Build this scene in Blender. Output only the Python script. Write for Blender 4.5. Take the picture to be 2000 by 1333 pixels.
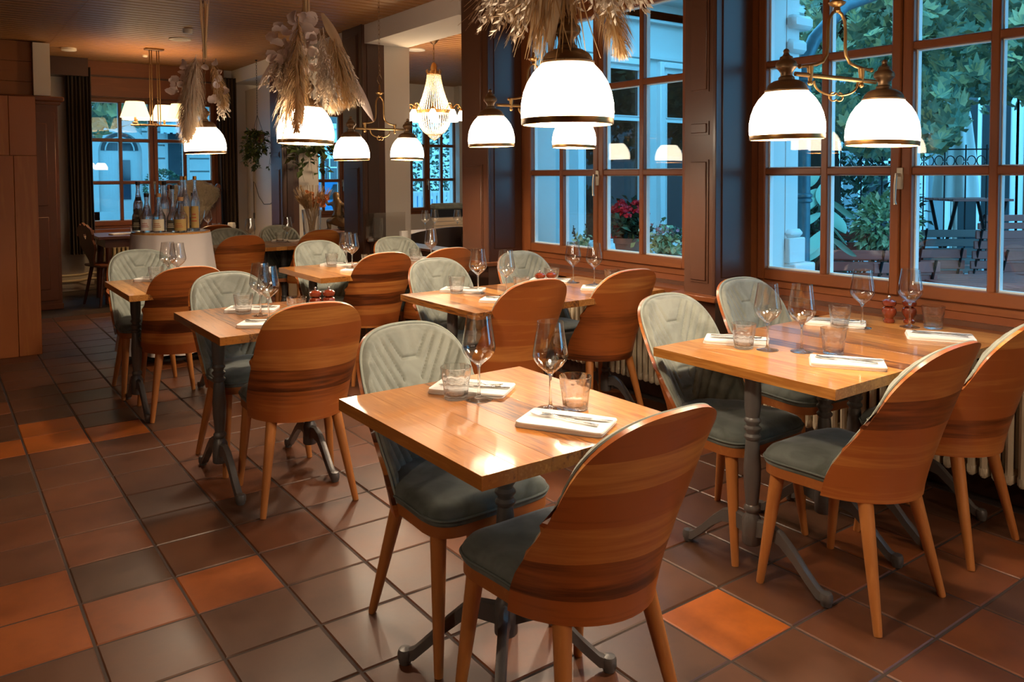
import bpy, bmesh, math, random
from mathutils import Vector, Matrix
import numpy as np
random.seed(7)
PI = math.pi
S = bpy.context.scene
C = S.collection
for o in list(bpy.data.objects): bpy.data.objects.remove(o)

# ------------------------------------------------------------------ camera, sky, exposure
EYE = 1.4359
def make_camera():
    yaw, pitch, roll = 0.628791, 0.040693, -0.004834
    fw = Vector((math.sin(yaw)*math.cos(pitch), math.cos(yaw)*math.cos(pitch), -math.sin(pitch)))
    r = Vector((math.cos(yaw), -math.sin(yaw), 0)); u = r.cross(fw)
    r2 = r*math.cos(roll)+u*math.sin(roll); u2 = -r*math.sin(roll)+u*math.cos(roll)
    cd = bpy.data.cameras.new('camera'); co = bpy.data.objects.new('camera', cd); C.objects.link(co)
    m = Matrix((r2, u2, -fw)).transposed().to_4x4(); m.translation = Vector((0, 0, EYE))
    co.matrix_world = m
    cd.sensor_fit = 'HORIZONTAL'; cd.sensor_width = 36
    cd.lens = 1565.6143/2000*36
    cd.shift_x = 0; cd.shift_y = (403.885-666.5)/2000
    cd.clip_start = .05; cd.clip_end = 300
    S.camera = co
make_camera()
w = bpy.data.worlds.new('dusk'); S.world = w; w.use_nodes = True
bg = w.node_tree.nodes['Background']
bg.inputs[0].default_value = (.155, .60, 1.0, 1); bg.inputs[1].default_value = 3.7
S.view_settings.view_transform = 'Standard'; S.view_settings.look = 'None'
S.view_settings.exposure = 0.28; S.view_settings.gamma = 1.0
S.view_settings.use_curve_mapping = False
S.cycles.max_bounces = 9; S.cycles.transparent_max_bounces = 24
S.cycles.diffuse_bounces = 4; S.cycles.glossy_bounces = 4; S.cycles.transmission_bounces = 8
S.cycles.sample_clamp_indirect = 4.0; S.cycles.blur_glossy = 0.6
WARM = (1.0, .79, .56)
LAMP_W = 26.0        # watts of one pendant bulb
SHADE_E = 13.0       # radiance of the lit opal shades

def bulb(loc, power, size=.03, col=WARM, parent=None, name='bulb_light'):
    ld = bpy.data.lights.new(name, 'POINT'); ld.energy = power; ld.color = col; ld.shadow_soft_size = size
    o = bpy.data.objects.new(name, ld); C.objects.link(o); o.location = loc
    if parent: o.parent = parent
    return o

# ------------------------------------------------------------------ object helpers
def tag(o, label=None, cat=None, group=None, kind=None):
    if label: o['label'] = label
    if cat: o['category'] = cat
    if group: o['group'] = group
    if kind: o['kind'] = kind
    return o
def thing(name, label, cat, loc=(0,0,0), rz=0, group=None, kind=None):
    o = bpy.data.objects.new(name, None); C.objects.link(o)
    o.empty_display_size = .1
    o.location = loc; o.rotation_euler = (0, 0, rz)
    return tag(o, label, cat, group, kind)
def struct(name, label, loc=(0,0,0), rz=0):
    return thing(name, label, None, loc, rz, None, 'structure')
def dup(root, loc, rz=0, label=None, group=None):
    r = root.copy(); C.objects.link(r); r.location = loc; r.rotation_euler = (0, 0, rz)
    if label: r['label'] = label
    if group: r['group'] = group
    for ch in list(root.children):
        c = ch.copy(); C.objects.link(c); c.parent = r
        for g in list(ch.children):
            d = g.copy(); C.objects.link(d); d.parent = c
    return r

class MB:
    def __init__(s): s.v = []; s.f = []
    def add(s, vs, fs):
        n = len(s.v); s.v += [tuple(p) for p in vs]; s.f += [tuple(i+n for i in q) for q in fs]; return s
    def box(s, x0, x1, y0, y1, z0, z1, M=None, b=0):
        if b > 0:
            P = []
            for (X, Y, Z) in [(a, c, d) for a in (0,1) for c in (0,1) for d in (0,1)]:
                pass
            bm = bmesh.new(); bmesh.ops.create_cube(bm, size=1)
            for q in bm.verts: q.co = Vector(((x0+x1)/2+q.co.x*(x1-x0), (y0+y1)/2+q.co.y*(y1-y0), (z0+z1)/2+q.co.z*(z1-z0)))
            bmesh.ops.bevel(bm, geom=bm.edges[:], offset=b, segments=1, affect='EDGES')
            bm.verts.ensure_lookup_table()
            vs = [q.co.copy() for q in bm.verts]; fs = [[q.index for q in f.verts] for f in bm.faces]; bm.free()
        else:
            vs = [Vector(p) for p in ((x0,y0,z0),(x1,y0,z0),(x1,y1,z0),(x0,y1,z0),(x0,y0,z1),(x1,y0,z1),(x1,y1,z1),(x0,y1,z1))]
            fs = [(0,3,2,1),(4,5,6,7),(0,1,5,4),(1,2,6,5),(2,3,7,6),(3,0,4,7)]
        if M: vs = [M @ p for p in vs]
        return s.add(vs, fs)
    def lathe(s, prof, n=24, c=(0,0,0), cap0=True, cap1=True, M=None, flute=None):
        vs = []; fs = []
        for (r, z) in prof:
            for k in range(n):
                a = 2*PI*k/n; rr = r*(flute(a, z) if flute else 1)
                vs.append(Vector((c[0]+rr*math.cos(a), c[1]+rr*math.sin(a), c[2]+z)))
        m = len(prof)
        for i in range(m-1):
            for k in range(n):
                k2 = (k+1) % n
                fs.append((i*n+k, i*n+k2, (i+1)*n+k2, (i+1)*n+k))
        if cap0: fs.append(tuple(reversed(range(n))))
        if cap1: fs.append(tuple(range((m-1)*n, m*n)))
        if M: vs = [M @ p for p in vs]
        return s.add(vs, fs)
    def tube(s, pts, r, n=8, cap=True, sx=1, sy=1):
        pts = [Vector(p) for p in pts]; m = len(pts)
        rs = r if isinstance(r, (list, tuple)) else [r]*m
        vs = []; fs = []
        t = (pts[1]-pts[0]).normalized()
        ref = Vector((0,0,1)) if abs(t.z) < .9 else Vector((1,0,0))
        a = t.cross(ref).normalized()
        for i in range(m):
            t = (pts[min(i+1, m-1)]-pts[max(i-1, 0)])
            if t.length < 1e-9: t = Vector((0,0,1))
            t.normalize(); a = (a-t*a.dot(t)).normalized(); b = t.cross(a)
            for k in range(n):
                q = 2*PI*k/n
                vs.append(pts[i]+(a*math.cos(q)*sx+b*math.sin(q)*sy)*rs[i])
        for i in range(m-1):
            for k in range(n):
                k2 = (k+1) % n; fs.append((i*n+k, i*n+k2, (i+1)*n+k2, (i+1)*n+k))
        if cap: fs.append(tuple(reversed(range(n)))); fs.append(tuple(range((m-1)*n, m*n)))
        return s.add(vs, fs)
    def grid(s, fn, nu, nv, cu=False):
        vs = [Vector(fn(i/nu if cu else i/nu, j/nv)) for i in range(nu if cu else nu+1) for j in range(nv+1)]
        fs = []
        w_ = nv+1; N = nu if cu else nu+1
        for i in range(nu):
            i2 = (i+1) % N
            for j in range(nv): fs.append((i*w_+j, i2*w_+j, i2*w_+j+1, i*w_+j+1))
        return s.add(vs, fs)
    def prism(s, poly, z0, z1, M=None):
        n = len(poly)
        vs = [Vector((p[0], p[1], z0)) for p in poly]+[Vector((p[0], p[1], z1)) for p in poly]
        fs = [tuple(reversed(range(n))), tuple(range(n, 2*n))]+[(k, (k+1) % n, n+(k+1) % n, n+k) for k in range(n)]
        if M: vs = [M @ p for p in vs]
        return s.add(vs, fs)
    def ball(s, c, r, nu=10, nv=6, sc=(1,1,1)):
        prof = [(max(1e-4, r*math.sin(PI*j/nv)), -r*math.cos(PI*j/nv)) for j in range(nv+1)]
        M = Matrix.Translation(c) @ Matrix.Diagonal((*sc, 1))
        return s.lathe(prof, nu, M=M)
    def mesh(s, name, mat, smooth=40):
        me = bpy.data.meshes.new(name); me.from_pydata(s.v, [], s.f); me.update()
        if mat: me.materials.append(mat)
        if smooth is not None and len(me.polygons):
            me.polygons.foreach_set('use_smooth', [True]*len(me.polygons))
            me.set_sharp_from_angle(angle=math.radians(smooth))
        return me
    def build(s, name, mat, parent=None, smooth=40):
        o = bpy.data.objects.new(name, s.mesh(name, mat, smooth)); C.objects.link(o)
        if parent: o.parent = parent
        return o
def inst(name, me, parent=None, loc=(0,0,0), rot=(0,0,0), sc=(1,1,1)):
    o = bpy.data.objects.new(name, me); C.objects.link(o)
    o.location = loc; o.rotation_euler = rot; o.scale = sc
    if parent: o.parent = parent
    return o
def lerp_tab(tab, z):
    if z <= tab[0][0]: return tab[0][1]
    for (a, b), (c, d) in zip(tab, tab[1:]):
        if z <= c:
            t = (z-a)/(c-a); return b+(d-b)*t
    return tab[-1][1]
def frame_to(d):
    d = Vector(d).normalized(); ref = Vector((0,0,1)) if abs(d.z) < .95 else Vector((1,0,0))
    a = ref.cross(d).normalized(); b = d.cross(a)
    return Matrix((a, b, d)).transposed().to_4x4()

# ------------------------------------------------------------------ materials
def newmat(name):
    m = bpy.data.materials.new(name); m.use_nodes = True; nt = m.node_tree
    return m, nt, nt.nodes, nt.links, nt.nodes['Principled BSDF']
def rgb(h):
    h = h.lstrip('#'); c = [int(h[i:i+2], 16)/255 for i in (0,2,4)]
    return tuple(((x+.055)/1.055)**2.4 if x > .04045 else x/12.92 for x in c)+(1,)
def plain(name, col, rough=.5, metal=0, spec=.5, bump=0, bscale=60, var=0, coat=0, trans=None):
    m, nt, N, L, P = newmat(name)
    c = rgb(col) if isinstance(col, str) else (*col, 1) if len(col) == 3 else col
    P.inputs['Base Color'].default_value = c
    P.inputs['Roughness'].default_value = rough; P.inputs['Metallic'].default_value = metal
    P.inputs['Specular IOR Level'].default_value = spec; P.inputs['Coat Weight'].default_value = coat
    if bump or var:
        tc = N.new('ShaderNodeTexCoord'); nz = N.new('ShaderNodeTexNoise'); nz.inputs['Scale'].default_value = bscale; nz.inputs['Detail'].default_value = 4
        L.new(tc.outputs['Object'], nz.inputs['Vector'])
        if bump:
            bp = N.new('ShaderNodeBump'); bp.inputs['Strength'].default_value = bump; bp.inputs['Distance'].default_value = .004
            L.new(nz.outputs['Fac'], bp.inputs['Height']); L.new(bp.outputs['Normal'], P.inputs['Normal'])
        if var:
            mx = N.new('ShaderNodeMix'); mx.data_type = 'RGBA'
            mx.inputs[6].default_value = tuple(x*(1-var) for x in c[:3])+(1,); mx.inputs[7].default_value = tuple(min(1, x*(1+var)) for x in c[:3])+(1,)
            L.new(nz.outputs['Fac'], mx.inputs[0]); L.new(mx.outputs[2], P.inputs['Base Color'])
    return m
def math_n(N, L, op, a, b=None, c=None):
    n = N.new('ShaderNodeMath'); n.operation = op
    for i, x in enumerate((a, b, c)):
        if x is None: continue
        if hasattr(x, 'links'): L.new(x, n.inputs[i])
        else: n.inputs[i].default_value = x
    return n.outputs[0]
def ramp(N, L, fac, stops, interp='LINEAR'):
    r = N.new('ShaderNodeValToRGB'); r.color_ramp.interpolation = interp
    e = r.color_ramp.elements
    while len(e) < len(stops): e.new(.5)
    for k, (p, c) in enumerate(stops): e[k].position = p; e[k].color = rgb(c) if isinstance(c, str) else c
    L.new(fac, r.inputs[0]); return r.outputs[0]
def wood(name, dark, mid, light, axis='y', rough=.35, scale=1.0, rand=.35, coat=0, bands=None, spec=.5, bump=.08, crough=.12, fine=.35, stops=(.12, .42, .62, .95)):
    """grain stretched along axis; tone shifts per object; bands = (axis, scale): strips of veneer in different tones"""
    m, nt, N, L, P = newmat(name)
    tc = N.new('ShaderNodeTexCoord'); oi = N.new('ShaderNodeObjectInfo')
    mp = N.new('ShaderNodeMapping'); L.new(tc.outputs['Object'], mp.inputs[0])
    st = {'x': (.9, 11, 11), 'y': (11, .9, 11), 'z': (11, 11, .9), 'h': (1.1, 1.1, 16)}[axis]
    mp.inputs['Scale'].default_value = tuple(x*scale for x in st)
    off = N.new('ShaderNodeVectorMath'); off.operation = 'ADD'; L.new(mp.outputs[0], off.inputs[0])
    rr = math_n(N, L, 'MULTIPLY', oi.outputs['Random'], 37.0); cb = N.new('ShaderNodeCombineXYZ')
    for i in range(3): L.new(rr, cb.inputs[i])
    L.new(cb.outputs[0], off.inputs[1])
    n1 = N.new('ShaderNodeTexNoise'); n1.inputs['Scale'].default_value = 1.1; n1.inputs['Detail'].default_value = 5; n1.inputs['Distortion'].default_value = 1.6
    L.new(off.outputs[0], n1.inputs['Vector'])
    n2 = N.new('ShaderNodeTexNoise'); n2.inputs['Scale'].default_value = 6; n2.inputs['Detail'].default_value = 6
    L.new(off.outputs[0], n2.inputs['Vector'])
    f = math_n(N, L, 'MULTIPLY_ADD', n2.outputs['Fac'], fine, math_n(N, L, 'MULTIPLY', n1.outputs['Fac'], 1.1-fine))
    f = math_n(N, L, 'ADD', f, math_n(N, L, 'MULTIPLY', math_n(N, L, 'SUBTRACT', oi.outputs['Random'], .5), rand))
    if bands:
        ax, sc = bands
        sp = N.new('ShaderNodeSeparateXYZ'); L.new(tc.outputs['Object'], sp.inputs[0])
        wob = N.new('ShaderNodeTexNoise'); wob.inputs['Scale'].default_value = 2.5; L.new(tc.outputs['Object'], wob.inputs['Vector'])
        zz = math_n(N, L, 'MULTIPLY_ADD', sp.outputs[ax.upper()], sc, rr)
        zz = math_n(N, L, 'MULTIPLY_ADD', wob.outputs['Fac'], .35, zz)
        vo = N.new('ShaderNodeTexVoronoi'); vo.voronoi_dimensions = '1D'; vo.inputs['Scale'].default_value = 1
        L.new(zz, vo.inputs['W'])
        sx = N.new('ShaderNodeSeparateColor'); L.new(vo.outputs['Color'], sx.inputs[0])
        f = math_n(N, L, 'ADD', f, math_n(N, L, 'MULTIPLY', math_n(N, L, 'SUBTRACT', sx.outputs[0], .5), .72))
    col = ramp(N, L, f, [(stops[0], dark), (stops[1], mid), (stops[2], mid), (stops[3], light)])
    L.new(col, P.inputs['Base Color'])
    P.inputs['Roughness'].default_value = rough; P.inputs['Coat Weight'].default_value = coat; P.inputs['Coat Roughness'].default_value = crough
    P.inputs['Specular IOR Level'].default_value = spec
    if bump:
        bp = N.new('ShaderNodeBump'); bp.inputs['Strength'].default_value = bump; bp.inputs['Distance'].default_value = .002
        L.new(n2.outputs['Fac'], bp.inputs['Height']); L.new(bp.outputs['Normal'], P.inputs['Normal'])
    return m
def terracotta(field=False):
    m, nt, N, L, P = newmat('terracotta')
    tc = N.new('ShaderNodeTexCoord'); oi = N.new('ShaderNodeObjectInfo'); ge = N.new('ShaderNodeNewGeometry')
    if field: r = math_n(N, L, 'MULTIPLY_ADD', ge.outputs['Random Per Island'], .78, .12)
    else:
        sc_ = N.new('ShaderNodeSeparateColor'); L.new(oi.outputs['Color'], sc_.inputs[0]); r = sc_.outputs[0]
    col = ramp(N, L, r, [(0, '#473020'), (.14, '#503422'), (.38, '#583622'), (.62, '#653a21'), (.80, '#78411f'), (.92, '#934c1b'), (1, '#a95817')])
    nz = N.new('ShaderNodeTexNoise'); nz.inputs['Scale'].default_value = 5; nz.inputs['Detail'].default_value = 7; nz.inputs['Roughness'].default_value = .65
    va = N.new('ShaderNodeVectorMath'); va.operation = 'ADD'; cb = N.new('ShaderNodeCombineXYZ')
    L.new(math_n(N, L, 'MULTIPLY', oi.outputs['Random'], 50.0), cb.inputs[0]); L.new(tc.outputs['Object'], va.inputs[0]); L.new(cb.outputs[0], va.inputs[1])
    L.new(va.outputs[0], nz.inputs['Vector'])
    mx = N.new('ShaderNodeMix'); mx.data_type = 'RGBA'; mx.blend_type = 'MULTIPLY'; mx.inputs[0].default_value = 1
    g = ramp(N, L, nz.outputs['Fac'], [(.25, (.58, .55, .55, 1)), (.55, (1, 1, 1, 1)), (.8, (1.12, 1.0, .9, 1))])
    L.new(col, mx.inputs[6]); L.new(g, mx.inputs[7]); L.new(mx.outputs[2], P.inputs['Base Color'])
    L.new(math_n(N, L, 'MULTIPLY_ADD', nz.outputs['Fac'], .22, .30), P.inputs['Roughness'])
    P.inputs['Specular IOR Level'].default_value = .5
    bp = N.new('ShaderNodeBump'); bp.inputs['Strength'].default_value = .15; bp.inputs['Distance'].default_value = .003
    L.new(nz.outputs['Fac'], bp.inputs['Height']); L.new(bp.outputs['Normal'], P.inputs['Normal'])
    return m
def velvet(name, col, dark):
    m, nt, N, L, P = newmat(name)
    tc = N.new('ShaderNodeTexCoord'); oi = N.new('ShaderNodeObjectInfo')
    nz = N.new('ShaderNodeTexNoise'); nz.inputs['Scale'].default_value = 9; nz.inputs['Detail'].default_value = 5; nz.inputs['Distortion'].default_value = 1.2
    va = N.new('ShaderNodeVectorMath'); va.operation = 'ADD'; cb = N.new('ShaderNodeCombineXYZ')
    L.new(math_n(N, L, 'MULTIPLY', oi.outputs['Random'], 20.0), cb.inputs[0]); L.new(tc.outputs['Object'], va.inputs[0]); L.new(cb.outputs[0], va.inputs[1])
    L.new(va.outputs[0], nz.inputs['Vector'])
    L.new(ramp(N, L, nz.outputs['Fac'], [(.35, dark), (.65, col)]), P.inputs['Base Color'])
    P.inputs['Roughness'].default_value = .85; P.inputs['Specular IOR Level'].default_value = .2
    P.inputs['Sheen Weight'].default_value = .35; P.inputs['Sheen Roughness'].default_value = .4
    n2 = N.new('ShaderNodeTexNoise'); n2.inputs['Scale'].default_value = 500; L.new(tc.outputs['Object'], n2.inputs['Vector'])
    bp = N.new('ShaderNodeBump'); bp.inputs['Strength'].default_value = .12; bp.inputs['Distance'].default_value = .001
    L.new(n2.outputs['Fac'], bp.inputs['Height']); L.new(bp.outputs['Normal'], P.inputs['Normal'])
    return m
def emit(name, col, strength, base=None):
    m, nt, N, L, P = newmat(name)
    P.inputs['Base Color'].default_value = base or (.8, .8, .8, 1); P.inputs['Roughness'].default_value = .25
    P.inputs['Emission Color'].default_value = (*col, 1); P.inputs['Emission Strength'].default_value = strength
    return m
def thin_glass(name, tint=(1, 1, 1), ior=1.5, rough=0.0, boost=1.0, base=.045):
    m = bpy.data.materials.new(name); m.use_nodes = True; nt = m.node_tree; N = nt.nodes; L = nt.links
    N.remove(N['Principled BSDF'])
    tr = N.new('ShaderNodeBsdfTransparent'); tr.inputs[0].default_value = (*tint, 1)
    gl = N.new('ShaderNodeBsdfGlossy'); gl.inputs['Roughness'].default_value = rough
    lw = N.new('ShaderNodeLayerWeight'); f5 = math_n(N, L, 'POWER', lw.outputs['Facing'], 5.0); fr = math_n(N, L, 'MULTIPLY_ADD', f5, .9, base)
    mx = N.new('ShaderNodeMixShader'); out = N['Material Output']
    L.new(math_n(N, L, 'MULTIPLY', fr, boost), mx.inputs[0])
    L.new(tr.outputs[0], mx.inputs[1]); L.new(gl.outputs[0], mx.inputs[2]); L.new(mx.outputs[0], out.inputs[0])
    return m
def cut_glass(name):
    m = bpy.data.materials.new(name); m.use_nodes = True; nt = m.node_tree; N = nt.nodes; L = nt.links
    N.remove(N['Principled BSDF'])
    tr = N.new('ShaderNodeBsdfTransparent'); g = N.new('ShaderNodeBsdfGlass'); g.inputs['IOR'].default_value = 1.45; g.inputs['Roughness'].default_value = 0
    mx = N.new('ShaderNodeMixShader'); mx.inputs[0].default_value = .8
    L.new(tr.outputs[0], mx.inputs[1]); L.new(g.outputs[0], mx.inputs[2]); L.new(mx.outputs[0], N['Material Output'].inputs[0])
    return m
def leafmat(name, a, b, c, rough=.5, transl=.25):
    m, nt, N, L, P = newmat(name)
    ge = N.new('ShaderNodeNewGeometry')
    L.new(ramp(N, L, ge.outputs['Random Per Island'], [(0, a), (.5, b), (1, c)]), P.inputs['Base Color'])
    P.inputs['Roughness'].default_value = rough
    return m
M = {}
M['tile'] = terracotta(); M['tile_field'] = terracotta(True)
M['grout'] = plain('grout', '#3a2c24', .9, bump=.3)
M['veneer'] = wood('walnut_veneer', '#54280f', '#a65a27', '#cf8a44', 'h', .34, 1.0, .12, coat=.15, bands=('z', 12))
M['legwood'] = wood('beech_leg', '#955c2e', '#b57238', '#cb8e50', 'z', .4, 1.4, .1)
M['rimwood'] = wood('seat_rim_wood', '#7c461f', '#9c5b2a', '#b57438', 'x', .4, 1.2, .1)
M['tabletop'] = wood('oiled_tabletop', '#5e3213', '#a86a2b', '#c98d47', 'y', .34, 1.9, .42, coat=.5, spec=.3, crough=.07, fine=.6, stops=(.26, .47, .58, .80))
M['edge'] = M['tabletop']
M['iron'] = plain('cast_iron', '#625e5b', .36, .25, bump=.15, bscale=120)
M['velvet'] = velvet('sage_velvet', '#989b90', '#7f8279')
M['velvet_seat'] = velvet('slate_velvet', '#686d68', '#51564f')
M['piping'] = plain('sage_piping', '#9ca195', .8); M['seatpiping'] = plain('slate_piping', '#5f655f', .8)
M['brass'] = plain('antique_brass', '#a57c48', .34, .75)
M['bronze_dark'] = plain('aged_brass', '#75583a', .40, .6)
M['opal'] = emit('lit_opal_glass', (1.0, .83, .61), SHADE_E)
M['bulbm'] = emit('lit_bulb', (1.0, .8, .55), 30)
M['fabricshade'] = emit('lit_fabric_shade', (1.0, .66, .26), 2.6)
M['winwood'] = wood('window_pine', '#542a12', '#75401e', '#8c5229', 'z', .38, 1.0, .12)
M['winwoodx'] = wood('window_pine_cross', '#542a12', '#75401e', '#8c5229', 'x', .38, 1.0, .12)
M['panelwood'] = wood('sill_panel', '#54290f', '#733c1b', '#8a4f27', 'y', .42, .8, .12)
M['pillar'] = plain('brown_painted_panel', '#50301f', .42, var=.06, bscale=3, bump=.03)
M['pillar_dark'] = plain('dark_brown_paint', '#462c21', .32, var=.06, bscale=3)
M['plaster'] = plain('white_plaster', '#dcd3ca', .85, bump=.08, bscale=80, var=.03)
M['whitepaint'] = plain('white_paint', '#d8cfc4', .6)
M['ceil'] = wood('ceiling_boards', '#80522c', '#a0703f', '#b88852', 'x', .5, .6, .1)
M['ceilback'] = plain('ceiling_gap', '#20130c', .9)
M['metalwhite'] = plain('radiator_enamel', '#cbbba0', .35)
M['steel'] = plain('polished_steel', '#c4c2be', .22, .85)
M['handle'] = plain('nickel_handle', '#a99d8e', .3, .9)
M['linen'] = plain('white_linen', '#ebe6df', .85, bump=.1, bscale=400)
M['pane'] = thin_glass('window_glass', (.97, .99, 1.0), 1.5, 0, 1.0)
M['wine'] = thin_glass('thin_crystal', (.97, .97, .97), 1.5, 0, 1.5, .08)
M['tumbler'] = cut_glass('pressed_glass')
M['darkglass'] = thin_glass('dim_window_glass', (.30, .36, .40), 1.5, 0, 2.0)
M['screen'] = thin_glass('screen_glass', (.86, .84, .82), 1.5, 0, 1.6)
M['curtain'] = plain('charcoal_curtain', '#43372f', .95, var=.15, bscale=40)
M['darkleather'] = plain('dark_leather', '#33241d', .5, bump=.15)
M['carved'] = wood('carved_oak', '#3c1e10', '#5c2e17', '#743f20', 'z', .42, 1, .2)
M['mill'] = plain('mill_red_wood', '#6e2a16', .2, coat=.5)
M['fleece'] = plain('grey_fleece', '#918a80', .95, bump=.9, bscale=70, var=.25)
M['cloth'] = plain('table_cloth', '#cfc4bc', .9, bump=.1, bscale=300)
M['black'] = plain('black_enamel', '#151312', .3)
M['terra'] = plain('clay_pot', '#9a6350', .8, var=.15, bscale=20)
M['potstone'] = plain('weathered_pot', '#87655a', .9, var=.35, bscale=14, bump=.3)
M['bronze'] = plain('bronze_cast', '#846a48', .4, .4, var=.3, bscale=40)
M['stonewall'] = plain('limestone', '#b9c3c4', .9, bump=.15, bscale=40, var=.05)
M['facade'] = plain('white_facade', '#d5dad8', .8, var=.03, bscale=8)
M['extwhite'] = plain('white_lacquer', '#e6ebea', .5)
M['pipe'] = plain('zinc_pipe', '#4f7480', .4, .5, var=.25, bscale=30)
M['paving'] = plain('paving', '#8f979a', .85, var=.15, bscale=6, bump=.2)
M['slat'] = wood('terrace_slats', '#74302a', '#9a4a40', '#b06258', 'x', .45, 1, .3)
M['slatgrey'] = wood('weathered_slats', '#4e4744', '#6b6360', '#857b76', 'x', .6, 1, .3)
M['ironblack'] = plain('black_iron', '#14161a', .5, .6)
M['parasol'] = plain('parasol_canvas', '#d9e0dd', .9)
M['bark'] = plain('bark', '#3a332a', .95, bump=.8, bscale=25, var=.3)
M['chestnut'] = leafmat('chestnut_leaves', '#48705a', '#7c9070', '#b5ac72')
M['hedge'] = leafmat('hedge_leaves', '#1d3a2c', '#2c4a36', '#44603f')
M['varieg'] = leafmat('variegated_leaves', '#55744f', '#93a878', '#c9cda0')
M['bigleaf'] = leafmat('broad_leaves', '#6d9c86', '#8bbda5', '#a3c9b4')
M['houseplant'] = leafmat('pothos_leaves', '#2f401f', '#46582a', '#6b7a3c')
M['redbloom'] = leafmat('red_petals', '#a01226', '#cc1d36', '#dd3048')
M['pinkbloom'] = leafmat('pink_petals', '#a8758c', '#b88aa0', '#c99fb0')
M['pampas'] = leafmat('pampas', '#b8925f', '#d0ac7c', '#e2c79c', .9)
M['pampas_w'] = leafmat('pale_pampas', '#cbb192', '#ddc7aa', '#eadbc4', .9)
M['palm'] = leafmat('dried_palm', '#a88a68', '#c0a380', '#d4bd9c', .8)
M['eucal'] = leafmat('dried_petals', '#cdb7ac', '#dfccc2', '#ecdfd6', .8)
M['seed'] = leafmat('dried_seed', '#cbb69e', '#dccbb6', '#ebdfce', .8)
M['orange'] = leafmat('orange_blooms', '#a4552b', '#c8753f', '#dd9a66', .8)
M['crystal'] = plain('crystal_bead', '#fff3df', .08, 0, .8, coat=1)
M['benchslat'] = plain('pale_bench_slats', '#c2ae96', .5); M['awning'] = plain('awning_cloth', '#9fb2b8', .9)
# ------------------------------------------------------------------ floor
ZC = 2.88
GX, GY, TP, GR = .3722, 3.587, .30, .009
def tile_mesh(b, x, y, dz=0, n=TP-GR):
    h = n/2; i = h-.004
    vs = [(x-h, y-h, -.012), (x+h, y-h, -.012), (x+h, y+h, -.012), (x-h, y+h, -.012),
          (x-h, y-h, -.003+dz), (x+h, y-h, -.003+dz), (x+h, y+h, -.003+dz), (x-h, y+h, -.003+dz),
          (x-i, y-i, dz), (x+i, y-i, dz), (x+i, y+i, dz), (x-i, y+i, dz)]
    fs = [(8, 9, 10, 11)]+[(k, (k+1) % 4, 4+(k+1) % 4, 4+k) for k in range(4)]+[(4+k, 4+(k+1) % 4, 8+(k+1) % 4, 8+k) for k in range(4)]
    b.add(vs, fs)
fl = struct('floor', 'terracotta tiled restaurant floor with dark joints')
MB().box(-2.6, 3.79, -2, 11.6, -.10, -.0035).box(3.79, 8, 5.42, 11.6, -.10, -.0035).build('grout_bed', M['grout'], fl, None)
me_tile = (lambda b: (tile_mesh(b, 0, 0), b.mesh('tile', M['tile'], None))[1])(MB())
TONE = {(i, j): v for i, j, v in [(0, 5, 0.97), (0, 4, 0.99), (1, 4, 0.97), (-1, 4, 0.95), (1, 8, 0.82), (-1, -2, 0.86), (-1, -3, 0.88), (0, -3, 0.8), (1, -3, 0.86), (5, -7, 0.99), (9, -8, 0.78), (7, -9, 0.74), (8, -7, 0.84), (0, -2, 0.04), (1, -1, 0.22), (1, 5, 0.1), (1, -5, 0.2), (-1, 2, 0.05), (2, 7, 0.12), (2, -4, 0.3), (2, -3, 0.32), (6, -7, 0.4), (6, -8, 0.52), (4, -3, 0.3), (3, 9, 0.8), (4, 1, 0.62), (2, 2, 0.6), (1, 3, 0.45), (4, -8, 0.42), (0, 1, 0.58), (1, 1, 0.42), (0, 3, 0.5)]}
cells = []
yaw = .628791
for i in range(-10, 26):
    for j in range(-26, 19):
        x, y = GX+(i+.5)*TP, GY+(j+.5)*TP
        if not (-2.6 < x < (7.9 if y > 5.6 else 3.75) and -1.9 < y < 11.4): continue
        dep = x*math.sin(yaw)+y*math.cos(yaw); lat = x*math.cos(yaw)-y*math.sin(yaw)
        vis = dep > 1.9 and abs(lat) < dep*.66+.25 and x < 3.6
        cells.append((0 if vis else 1, dep, x, y, i, j))
cells.sort()
rest = MB()
for k, (nv, d, x, y, ci, cj) in enumerate(cells):
    if k < 298 and not nv:
        o_ = inst('tile', me_tile, fl, (x, y, random.uniform(-.0006, .0006)), (random.uniform(-.002, .002), random.uniform(-.002, .002), random.choice((0, PI/2, PI, -PI/2))))
        tv = TONE.get((ci, cj), random.uniform(.16, .74)); o_.color = (tv, tv, tv, 1)
    else: tile_mesh(rest, x, y, random.uniform(-.0006, .0006))
tag(rest.build('tile_field', M['tile_field'], fl, None), kind='stuff')

# ------------------------------------------------------------------ ceiling
ce = struct('ceiling', 'low ceiling of narrow brown wooden boards')
MB().box(-2.6, 3.79, -2, 11.6, ZC+.022, ZC+.1).box(3.79, 8, 5.42, 11.6, ZC+.022, ZC+.1).build('ceiling_deck', M['ceilback'], ce, None)
b = MB(); y = -2.0
while y < 11.5:
    for (x0, x1) in ((-2.6, 1.1), (1.103, 3.78), (3.78, 7.9)):
        if x0 > 3 and y < 5.4: continue
        b.add([(x0, y+.008, ZC+.02), (x1, y+.008, ZC+.02), (x1, y+.012, ZC), (x0, y+.012, ZC), (x0, y+.104, ZC), (x1, y+.104, ZC), (x1, y+.108, ZC+.02), (x0, y+.108, ZC+.02)],
              [(0, 1, 2, 3), (3, 2, 5, 4), (4, 5, 6, 7)])
    y += .116
tag(b.build('ceiling_boards', M['ceil'], ce, None), kind='stuff')

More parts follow.
